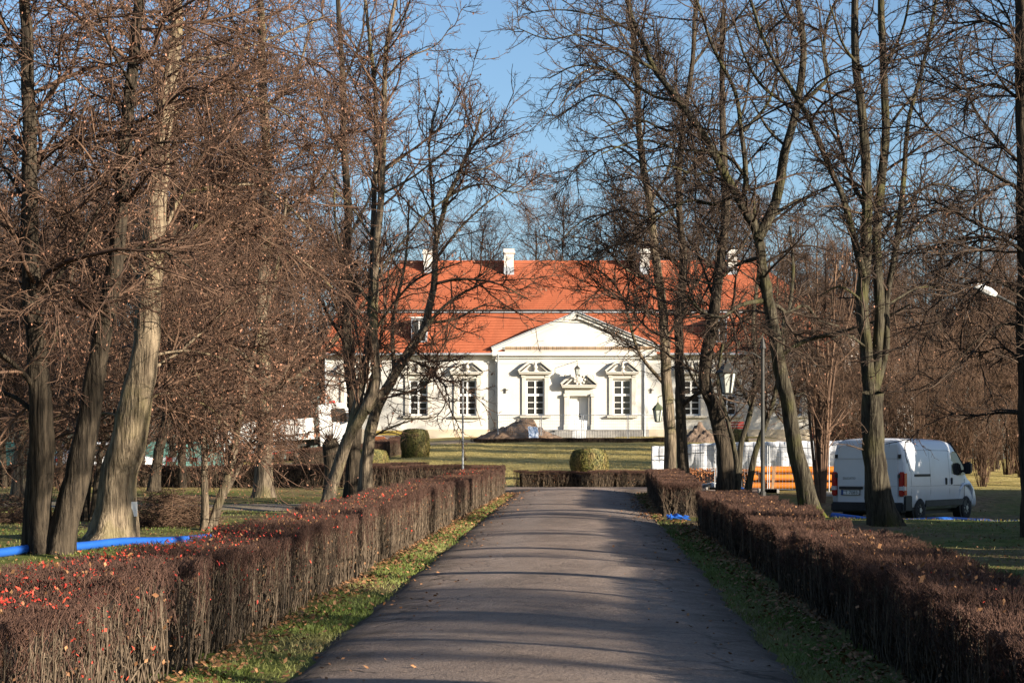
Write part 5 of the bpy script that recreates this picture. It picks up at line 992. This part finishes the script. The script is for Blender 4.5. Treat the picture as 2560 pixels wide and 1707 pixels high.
o = cl.build('plastic_sheet', mat('foil', (.5, .6, .72), (.75, .78, .82), scale=4, rough=.35)); o.location = W(1334, 1066, 110.2); tag(o, 'crumpled pale blue plastic sheet on the sunlit earth heap', 'plastic sheet')
sm = o.modifiers.new('thickness', 'SOLIDIFY'); sm.thickness = .02
for px, py, s_ in ((1322, 1060, .14), (1294, 1048, .1)): b = MB(); b.box(-s_, s_, -s_*.6, s_*.6, -s_, s_*.8, bev=.03); o = b.build('brick_lump', m_plinth); o.location = W(px, py+2, 111.6); o.rotation_euler = (.2, .3, .5); tag(o, 'larger pale rubble block on the earth heap' if s_ > .12 else 'small rubble block at the heap crest', 'rubble')
def mesh_panel(name, label, a, c, h, nv, m, sheet=None, r_=.016, group=None):
    a, c = np.array(a, float), np.array(c, float); za, zc = g(a[0], a[1]), g(c[0], c[1]); base = Vector((a[0], a[1], za)); v = Vector((c[0]-a[0], c[1]-a[1], zc-za)); root = empty(name, base, label, 'fence panel', group); up = Vector((0, 0, h)); lo_ = Vector((0, 0, .12))
    b = MB(); b.tube([lo_*.0, up], r_, 6); b.tube([v, v+up], r_, 6); b.tube([lo_, v+lo_], r_*.8, 6); b.tube([up*.985, v+up*.985], r_*.8, 6); b.build('frame', m, root)
    b = MB()
    for k in range(1, nv): f = v*(k/nv); b.tube([f+lo_, f+up*.98], .0045, 3, False)
    for k in range(1, 8): z = lo_+(up-lo_)*(k/8); b.tube([z, v+z], .0045, 3, False)
    b.build('wire', m, root, kind='stuff')
    for t_ in (Vector((0, 0, 0)), v): b = MB(); b.box(t_.x-.3, t_.x+.3, t_.y-.11, t_.y+.11, t_.z-.05, t_.z+.12, bev=.02); b.build('foot', m_greystone, root)
    return root
fx = [1243, 1352, 1456, 1570, 1680]
names = ['site fence panel behind the earth heap', 'site fence panel just left of the manor door', 'site fence panel right of the manor door', 'site fence panel below the right-hand manor window']
for k in range(4): a, c = W(fx[k]+2, 1090, 110.5), W(fx[k+1]-2, 1090, 110.5); mesh_panel('site_fence_panel', names[k], a[:2], c[:2], 1.6, 22, m_pale, r_=.03)
o = MB(); 
for k in range(58): o.tube([(k*.1, 0, 0), (k*.1, 0, .62)], .012, 4)
o.tube([(0, 0, .60), (5.8, 0, .60)], .02, 5); o.tube([(0, 0, .08), (5.8, 0, .08)], .02, 5); o = o.build('barrier_fence', m_iron); c = W(1372, 1093, 113); o.location = (c[0], c[1], g(c[0], c[1])); tag(o, 'low dark bar fence in front of the manor steps', 'fence')
b = MB(); b.box(-.42, .42, -.02, .02, 0, 1.25); o = b.build('leaning_board', m_white); c = W(1447, 1082, 114); o.location = (c[0], c[1], g(c[0], c[1])+.02); o.rotation_euler = (R(-14), R(6), 0); tag(o, 'pale board leaning before the manor door', 'board')
# white sheeting on the right
sh = empty('sheeted_fence', W(1632, 1180, 66), 'long white sheeting stretched on a fence before the manor', 'fence'); pts = [(1630, 66, 1116, 1182), (1700, 66, 1112, 1184), (1790, 65.5, 1106, 1184), (1880, 65, 1104, 1186), (1965, 64.5, 1103, 1188), (2100, 64, 1101, 1192), (2200, 63.6, 1101, 1192)]
px_ = np.linspace(1630, 2200, 90); dd = np.interp(px_, [p[0] for p in pts], [p[1] for p in pts]); tp = np.interp(px_, [p[0] for p in pts], [p[2] for p in pts]); bt_ = np.interp(px_, [p[0] for p in pts], [p[3] for p in pts])
rows = np.linspace(0, 1, 10); o0 = np.array(sh.location); Vv = np.array([[W(px_[i], tp[i]*(1-t)+bt_[i]*t, dd[i])-o0+np.array([0, .05*math.sin(i*.9)*math.sin(3*t+i*.3)+.03*math.sin(i*2.7), .012*math.sin(i*1.3) if t == 0 else 0]) for t in rows] for i in range(90)])
so = link('sheet', grid_mesh('sheet', Vv[:, :, 0], Vv[:, :, 1], Vv[:, :, 2], m_tarp), sh); so.modifiers.new('thickness', 'SOLIDIFY').thickness = .01
for px in (1630, 1725, 1810, 1905, 2000, 2095):
    d_ = np.interp(px, px_, dd); b = MB(); q0 = W(px, np.interp(px, px_, bt_)+6, d_)-o0; q1 = W(px, np.interp(px, px_, tp)-1.5, d_)-o0; q0[1] += .1; q1[1] += .1; b.tube([q0-np.array([0, 0, .2]), q1], .022, 6); b.build('fence_post', m_iron, sh)
b = MB(); b.tube([W(1634, 1141, 65.8)-o0, W(1760, 1131, 65.4)-o0], .018, 5); b.build('tie_bar', m_iron, sh)
pp = [W(1706, 1230, 58.6), W(1789, 1232, 58.0), W(1921, 1235, 57.2), W(2075, 1236, 56.6)]
lab = ['mesh site fence panel beside the dark slim trunk', 'mesh site fence panel behind the Y-forked tree and lamp post', 'mesh site fence panel before the orange pipes, next to the van']
for k in range(3): mesh_panel('site_fence_panel', lab[k], pp[k][:2]+np.array([.03, 0]), pp[k+1][:2]-np.array([.03, 0]), 1.45, 18, m_galv)
pl_ = [('topmost', 1880, 1193, 58.5), ('topmost', 1890, 1191, 58.75)]
k = 0; PR = .105
for row, (nn, z0) in enumerate(((4, 0), (3, 1), (2, 2))):
    for i in range(nn):
        c = W(1870+row*2+(6 if row == 2 else 0), 1230, 58.2+i*.225+row*.112); z = g(c[0]+2, c[1])+.06+PR+row*.25
        b = MB(); b.tube([(0, 0, 0), (4.6, .35, 0)], PR, 18, False); b.tube([(0, 0, 0), (4.6, .35, 0)], PR*.93, 18, False); b.tube([(-.03, 0, 0), (.16, .012, 0)], PR*1.05, 18, False)
        o = b.build('orange_pipe', m_orange, None, True); o.location = (c[0]+random.uniform(-.06, .06), c[1], z); side = ['front', 'second', 'third', 'rear'][i]
        tag(o, ['orange plastic pipe at the bottom of the stack, %s one' % side, 'orange plastic pipe in the middle of the stack, %s one' % side, 'orange plastic pipe on top of the stack, %s one' % side][row], 'pipe', 'orange pipes stacked by the van')
for rw in (1, 2):
    for px in (1905, 2010):
        c = W(px, 1230, 58.15); b = MB(); b.box(-.04, .04, 0, .8, -.014, .010); o = b.build('timber_batten', m_wood); o.location = (c[0], c[1]+.06*rw, g(c[0], c[1])+.06+PR*2+(rw-1)*.25+.022); tag(o, 'thin batten under the %s row of orange pipes, near the %s' % (('middle', 'top')[rw-1], 'lamp post' if px < 2000 else 'van'), 'batten')
for px, lb in ((1931, 'wooden stake holding the orange pipes near the lamp post'), (2040, 'wooden stake holding the orange pipes near the van')):
    c = W(px, 1230, 58.0); b = MB(); b.box(-.045, .045, -.03, .03, -.1, .78); o = b.build('wooden_stake', m_wood); o.location = (c[0], c[1], g(c[0], c[1])); o.rotation_euler = (0, R(4), 0); tag(o, lb, 'stake')
# beech hedge that keeps its orange leaves
def leafy_hedge(name, label, a, c, h, th, n, m, core, cat='hedge', sz=(.05, .1)):
    r = np.random.default_rng(n); a, c = np.array(a), np.array(c); L = np.linalg.norm(c-a); u = (c-a)/L; w_ = np.array([-u[1], u[0]]); t = r.uniform(0, L, n); s = r.uniform(-th/2, th/2, n); z = h*r.random(n)**.6
    k = r.random(n) < .5; s = np.where(k, -np.abs(th/2*(1+r.normal(0, .12, n)))*np.sign(r.random(n)-.3)*-1, s); z = np.where(k, z, h+r.normal(0, .06, n))
    P = a+u*t[:, None]+w_*s[:, None]; pz = np.stack([P[:, 0], P[:, 1], G(P[:, 0], P[:, 1])+np.clip(z, .05, None)], -1); base = np.array([a[0], a[1], g(*a)])
    root = empty(name, base, label, cat); link('foliage', leaf_mesh('foliage', pz-base, r.uniform(*sz, n), m, r), root, kind='stuff')
    b = MB(); M = Matrix.Rotation(math.atan2(u[1], u[0]), 4, 'Z'); b.box(0, L, -th*.38, th*.38, -.1, h*.9, M=M); b.build('dark_core', core, root); return root
a, c = W(1712, 1200, 61.5), W(2110, 1200, 61.2)
leafy_hedge('beech_hedge', 'hedge with rusty orange leaves behind the pipes', a[:2], c[:2], .55, .7, 5200, m_leafO, m_hedgeC)
# clipped round bushes
def bush_mesh(seed, rx, h, n=11000):
    r = np.random.default_rng(seed); th = r.uniform(0, 6.28, n); v = r.random(n); z = h*v; prof = np.where(v < .45, .93+.07*(v/.45), np.clip(1-np.abs(2*v-1)**3.2*.25, .3, 1))*np.where(v > .85, np.sqrt(np.clip(1-((v-.85)/.15)**2, .02, 1))*.5+.5, 1)
    cap = r.random(n) < .3; rad = rx*prof*(1+r.normal(0, .03, n)+.03*np.sin(th*5+v*7)); rad = np.where(cap, rx*.9*np.sqrt(r.random(n)), rad); z = np.where(cap, h*(1-.10*(rad/rx)**3)+r.normal(0, .015, n), z)
    P = np.stack([rad*np.cos(th), rad*np.sin(th), z], -1); nrm = P-np.array([0, 0, h*.5]); nrm /= np.linalg.norm(nrm, axis=1, keepdims=True); u = np.cross(nrm, r.normal(size=(n, 3))); u /= np.linalg.norm(u, axis=1, keepdims=True); w_ = np.cross(nrm, u); L = r.uniform(.022, .05, n)[:, None]
    V = np.stack([P-u*L, P+w_*L*.6+nrm*L*.5, P+u*L, P-w_*L*.6+nrm*L*.3], 1); i = np.arange(n)[:, None]*4; fo = np_mesh('foliage', V.reshape(-1, 3), [np.concatenate([i+[0, 1, 2], i+[0, 2, 3]])], m_box)
    b = MB(); b.lathe([(rx*.86, -.05), (rx*.9, h*.15), (rx*.93, h*.5), (rx*.9, h*.8), (rx*.7, h*.93), (rx*.3, h*.97)], 20); co = b.build('dark_core', m_boxC, None, True); me = co.data; bpy.data.objects.remove(co); return fo, me
BM = [bush_mesh(1, 1.0, 1.0), bush_mesh(2, 1.0, 1.0)]
for k, (px, py0, py1, w_, d_, lb) in enumerate(((1473, 1124, 1178, 92, 66.5, 'rounded clipped evergreen bush at the foot of the lawn'), (1038, 1074, 1124, 70, 88, 'clipped drum-shaped evergreen bush up the slope left of the lawn'), (928, 1125, 1172, 84, 76, 'clipped evergreen bush half hidden by the smooth trunk'), (1835, 1075, 1125, 70, 80, 'dark evergreen bush behind the white sheeting'))):
    c = W(px, py1, d_); zg = g(c[0], c[1]); s_ = w_/2*d_/FP; hz = (py1-py0)*d_/FP+max(0, c[2]-zg); o = empty('clipped_bush', (c[0], c[1], zg), lb, 'bush'); o.scale = (s_, s_, max(hz, .5))
    link('foliage', BM[k % 2][0], o, kind='stuff'); link('dark_core', BM[k % 2][1], o)
# blue pipes on the grass
def ground_pipe(name, label, pts, r_, m, lift=.0):
    P = np.array([[(px-1280)/FP*d_, d_] for px, d_ in pts]); q = spline(np.c_[P, np.zeros(len(P))], 40)[:, :2]; z = gz(q[:, 0], q[:, 1])+r_+lift; base = np.array([q[0, 0], q[0, 1], z[0]])
    b = MB(); b.tube([tuple(v) for v in np.c_[q, z]-base], r_, 12); o = b.build(name, m, None, True); o.location = base; return tag(o, label, 'pipe')
ground_pipe('blue_pipe', 'straight bright blue pipe lying on the grass beside the left trees', [(-160, 25.2), (0, 26.2), (150, 27.3), (300, 28.5), (470, 30), (600, 31.4)], .065, m_blue)
ground_pipe('blue_hose', 'dark blue hose snaking over the shaded grass before the van', [(2080, 44.2), (2180, 43.6), (2320, 43.2), (2430, 43.6), (2500, 45.2), (2620, 46)], .085, m_blue, .03)
def scrap(name, label, loc, s_, m, seed):
    r = np.random.default_rng(seed); b = MB(); n = 7; vv_ = [[b.bm.verts.new(((i-3)*s_/3+r.normal(0, s_*.1), (j-3)*s_/3+r.normal(0, s_*.1), abs(r.normal(0, s_*.25)))) for i in range(n)] for j in range(n)]
    for j in range(n-1):
        for i in range(n-1): b.bm.faces.new((vv_[j][i], vv_[j][i+1], vv_[j+1][i+1], vv_[j+1][i]))
    o = b.build(name, m); o.location = loc; o.modifiers.new('thickness', 'SOLIDIFY').thickness = .01; tag(o, label, 'plastic sheet')
c = (3.35, 37.2); scrap('plastic_scrap', 'blue plastic scrap at the gap in the right hedge', (*c, g(*c)+.05), .22, m_blue, 3)
c = W(1856, 1228, 57.4); scrap('plastic_scrap', 'blue wrapping at the end of the orange pipes', (c[0], c[1], g(c[0], c[1])+.02), .22, m_blue, 4)
c = W(1768, 1225, 60); scrap('plastic_scrap', 'heap of crumpled grey sheeting left of the stout dark trunk', (c[0], c[1], g(c[0], c[1])+.05), .5, mat('grey_foil', (.25, .27, .28), (.5, .5, .5), scale=5, rough=.5), 5)
c = W(2072, 1185, 60); scrap('plastic_scrap', 'white folded sheet on the pipes beside the van', (c[0], c[1], g(c[0], c[1])+.65), .35, m_tarp, 6)
# orange-red safety net before the annex
for px0, px1, d_, lb in ((2030, 2200, 98, 'red safety net on posts before the annex'), (1800, 1860, 100, 'orange safety net glimpsed right of the dark heap')):
    a, c = W(px0, 1100, d_), W(px1, 1100, d_); root = empty('safety_net', (a[0], a[1], g(a[0], a[1])), lb, 'safety net'); L = c[0]-a[0]; h_ = .85
    for k in range(int(L/.8)+1): b = MB(); b.tube([(k*.8, 0, -.1), (k*.8, 0, h_+.6)], .02, 5); b.build('post', m_wood, root)
    b = MB()
    for k in range(6): b.box(0, L, -.012, .012, .62+k*.14, .62+k*.14+.095)
    b.build('net', m_redp, root)
# ------------------------------------------------------------------ left: truck, screen, barrier, car, sign, brush pile
tr0 = W(880, 1150, 97); zt0 = g(tr0[0]-1, tr0[1]); truck = empty('flatbed_truck', (tr0[0]-7.2, tr0[1], zt0-.25), 'white lorry with long low white body before the manor corner', 'lorry', rot=(0, R(-4), R(6)))
b = MB(); b.box(0, 5.3, -1.15, 1.15, .95, 2.05, bev=.03); bd = b.build('cargo_body', m_white, truck)
for k in range(5): b = MB(); b.box(.1+k*1.05, 1.05+k*1.05, -1.175, -1.152, 1.0, 2.0); b.build('side_board', m_white, bd)
b = MB(); b.box(-.2, 7.0, -.5, .5, .62, .92); b.build('chassis', m_iron, truck)
for z in (.42, .68): b = MB(); b.box(1.4, 4.2, -1.14, -1.10, z, z+.11); b.build('side_guard', m_galv, truck)
b = MB(); b.box(1.4, 4.6, -1.12, -1.05, .30, .36); b.build('side_marker', m_redp, truck)
b = MB(); b.prism([(5.55, .5), (5.55, 2.72), (6.9, 2.75), (7.18, 2.35), (7.3, 1.5), (7.3, .5)], -1.12, 1.12); cab = b.build('cab', m_white, truck, bevel=.06)
b = MB(); b.prism([(6.25, 1.75), (6.25, 2.45), (6.95, 2.45), (7.12, 1.75)], -1.14, -1.125); b.build('side_window', m_glass, cab)
b = MB(); b.box(7.0, 7.14, -1.42, -1.2, 1.7, 2.2, bev=.02); b.build('mirror', m_blackp, cab); b = MB(); b.box(6.2, 6.5, -.3, .3, 2.78, 2.9); b.build('beacon', m_redp, cab)
for x in (.7, 1.5, 6.3):
    for y in (-.98, .98):
        b = MB(); M = Matrix.Translation((x, y, .42)) @ Matrix.Rotation(R(90), 4, 'X'); b.lathe([(.2, -.13), (.38, -.14), (.42, -.1), (.42, .1), (.38, .14), (.2, .13)], 18, M); wo = b.build('wheel', m_rubber, truck, True); b = MB(); b.lathe([(.22, -.12), (.22, .12)], 14, M); b.build('rim', m_galv, wo)
c = W(944, 1105, 99); b = MB(); b.box(-.45, .45, -.5, .5, .25, 1.15, bev=.08); o = empty('site_compressor', (c[0], c[1], g(c[0], c[1])-.25), 'small orange machine behind the smooth trunk near the manor', 'machine'); b.build('housing', mat('orange_housing', (.62, .17, .06), (.7, .25, .1), scale=2, rough=.5), o)
for s in (-1, 1): b = MB(); b.lathe([(.1, -.07), (.22, -.08), (.25, 0), (.22, .08), (.1, .07)], 14, Matrix.Translation((0, s*.5, .25)) @ Matrix.Rotation(R(90), 4, 'X')); b.build('wheel', m_rubber, o)
c = W(985, 1108, 100); o = empty('skip_container', (c[0], c[1], g(c[0], c[1])), 'grey open skip with yellow rim before the manor wall', 'skip'); b = MB(); b.prism([(-.9, .05), (.8, .05), (1.1, .95), (-1.1, .8)], -.6, .6); b.build('tub', m_annex, o); b = MB(); b.box(-1.1, 1.1, -.66, -.601, .86, 1.1); b.build('rim', mat('yellow_paint', (.62, .45, .10), rough=.6), o)
gsc = empty('green_screen_fence', (*W(-60, 1210, 74)[:2], g(W(-60, 1210, 74)[0], 74)), 'green fabric screen fence behind the left trees', 'fence'); X0_, X1_ = W(-60, 0, 74)[0], W(560, 0, 77)[0]; n = 60
u = np.linspace(0, 1, n); V0 = np.stack([u*(X1_-X0_), u*3+.06*np.sin(u*60), .08+0*u], -1); Xg = np.stack([V0[:, 0]]*5, 1); Yg = np.stack([V0[:, 1]+.02*k for k in range(5)], 1); Zg = np.stack([.06+k*.36+.02*np.sin(u*45) for k in range(5)], 1)
o = link('screen', grid_mesh('screen', Xg, Yg, Zg, m_green), gsc); o.modifiers.new('thickness', 'SOLIDIFY').thickness = .01
for k in range(6): b = MB(); q = k/5; b.tube([(q*(X1_-X0_), q*3+.08, -.1), (q*(X1_-X0_), q*3+.08, 1.6)], .03, 6); b.build('fence_post', m_galv, gsc)
c = W(462, 1200, 70); o = empty('road_barrier', (c[0], c[1], g(c[0], c[1])), 'red and white striped barrier on the left lawn', 'barrier')
for k in range(8): b = MB(); b.box(-.95+k*.24, -.95+(k+1)*.24-.004, -.02, .02, .72, .88); b.build('stripe', m_redp if k % 2 else m_white, o)
for s in (-.7, .75): b = MB(); b.tube([(s-.05, -.25, 0), (s, .03, .72)], .02, 5); b.tube([(s+.05, .3, 0), (s, .03, .72)], .02, 5); b.tube([(s, .03, .7), (s, .03, .95)], .025, 5); b.build('leg', m_redp, o)
c = W(530, 1198, 71); o = empty('traffic_cone', (c[0], c[1], g(c[0], c[1])), 'orange and white traffic cone beside the striped barrier', 'cone'); b = MB(); b.lathe([(.17, .03), (.11, .28)], 14); b.lathe([(.08, .45), (.03, .68)], 14); b.box(-.2, .2, -.2, .2, 0, .03); b.build('cone', m_redp, o); b = MB(); b.lathe([(.11, .281), (.08, .449)], 14); b.build('band', m_white, o)
# parked white car, seen between the left trunks
c = W(268, 1200, 69); car = empty('parked_car', (c[0], c[1], g(c[0], c[1])+.02), 'white car parked behind the massive tree on the left', 'car', rz=R(25))
def csec(x, zt, wd, zs=.8): return [(x, -wd*.9, .28), (x, -wd, .45), (x, -wd, zs), (x, -wd*(.82 if zt > 1 else .95), zt-.05), (x, -wd*.6, zt), (x, wd*.6, zt), (x, wd*(.82 if zt > 1 else .95), zt-.05), (x, wd, zs), (x, wd, .45), (x, wd*.9, .28)]
cb = loft([csec(*q) for q in ((-2.0, .78, .7, .6), (-1.9, .92, .8), (-1.6, 1.38, .83), (-1.2, 1.46, .84), (.2, 1.48, .84), (.6, 1.36, .84), (1.15, .98, .84, .82), (1.8, .88, .8, .75), (2.0, .7, .7, .6))], m_vanw, 'body', car)
for s in (-1, 1):
    b = MB(); b.prism([(-1.55, .95), (-1.35, 1.34), (.25, 1.38), (.95, .97)], s*.835-.012, s*.835+.012); b.build('side_window', m_glass, cb)
    for x in (-1.3, 1.3): b = MB(); M = Matrix.Translation((x, s*.76, .31)) @ Matrix.Rotation(R(90), 4, 'X'); b.lathe([(.16, -.1), (.29, -.11), (.31, 0), (.29, .11), (.16, .1)], 18, M); wo = b.build('wheel', m_rubber, car); b = MB(); b.lathe([(.18, -.09), (.18, .115)], 14, M); b.build('rim', m_steel, wo)
    b = MB(); b.box(-2.03, -1.85, s*.6-.12, s*.6+.12, .72, .86); b.build('tail_light', m_redl, car)
b = MB(); b.bm.faces.new([b.bm.verts.new(v) for v in ((.66, -.66, 1.36), (.66, .66, 1.36), (1.16, .76, 1.02), (1.16, -.76, 1.02))]); b.build('windscreen', m_glass, cb)
c = W(334, 1272, 30.1); b = MB(); b.box(-.04, .06, -.012, .012, -.12, .12); sg = b.build('tree_notice', m_white); sg.location = c; sg.rotation_euler = (0, 0, R(25)); tag(sg, 'small white notice fixed to the side of the massive trunk', 'sign')
# brush piles and low shrubs on the left lawn
def brush(px, py, d_, wd, h, label, seed, n=900, name='brush_pile', m=None):
    c = W(px, py, d_); r = np.random.default_rng(seed); th = r.uniform(0, 6.28, n); q = np.sqrt(r.random(n)); p = np.stack([q*np.cos(th)*wd/2, q*np.sin(th)*wd/2, h*r.random(n)*(1-q**2)], -1); d = r.normal(size=(n, 3))*np.array([1, 1, .45]); d[:, 2] += .2; d /= np.linalg.norm(d, axis=1, keepdims=True); L = r.uniform(.2, .7, n)[:, None]
    P = np.stack([p-d*L*.5, p+r.normal(0, .03, (n, 3)), p+d*L*.5], 1); P[:, :, 2] = np.abs(P[:, :, 2]); V, F = tubes(P, np.tile([[.006, .005, .003]], (n, 1)), 3)
    o = link(name, np_mesh(name, V, [F], m or m_twigRed)); o.location = (c[0], c[1], g(c[0], c[1])); return tag(o, label, 'brushwood')
brush(425, 1318, 35.5, 1.9, .75, 'reddish pile of brushwood on the grass right of the massive tree', 1, 1500)
brush(30, 1310, 37, 1.6, .6, 'low tangle of brush at the far left lawn', 2)
brush(250, 1300, 39, 1.2, .5, 'small tangle of brush behind the massive tree', 3, 600)
c = W(2330, 1185, 78)
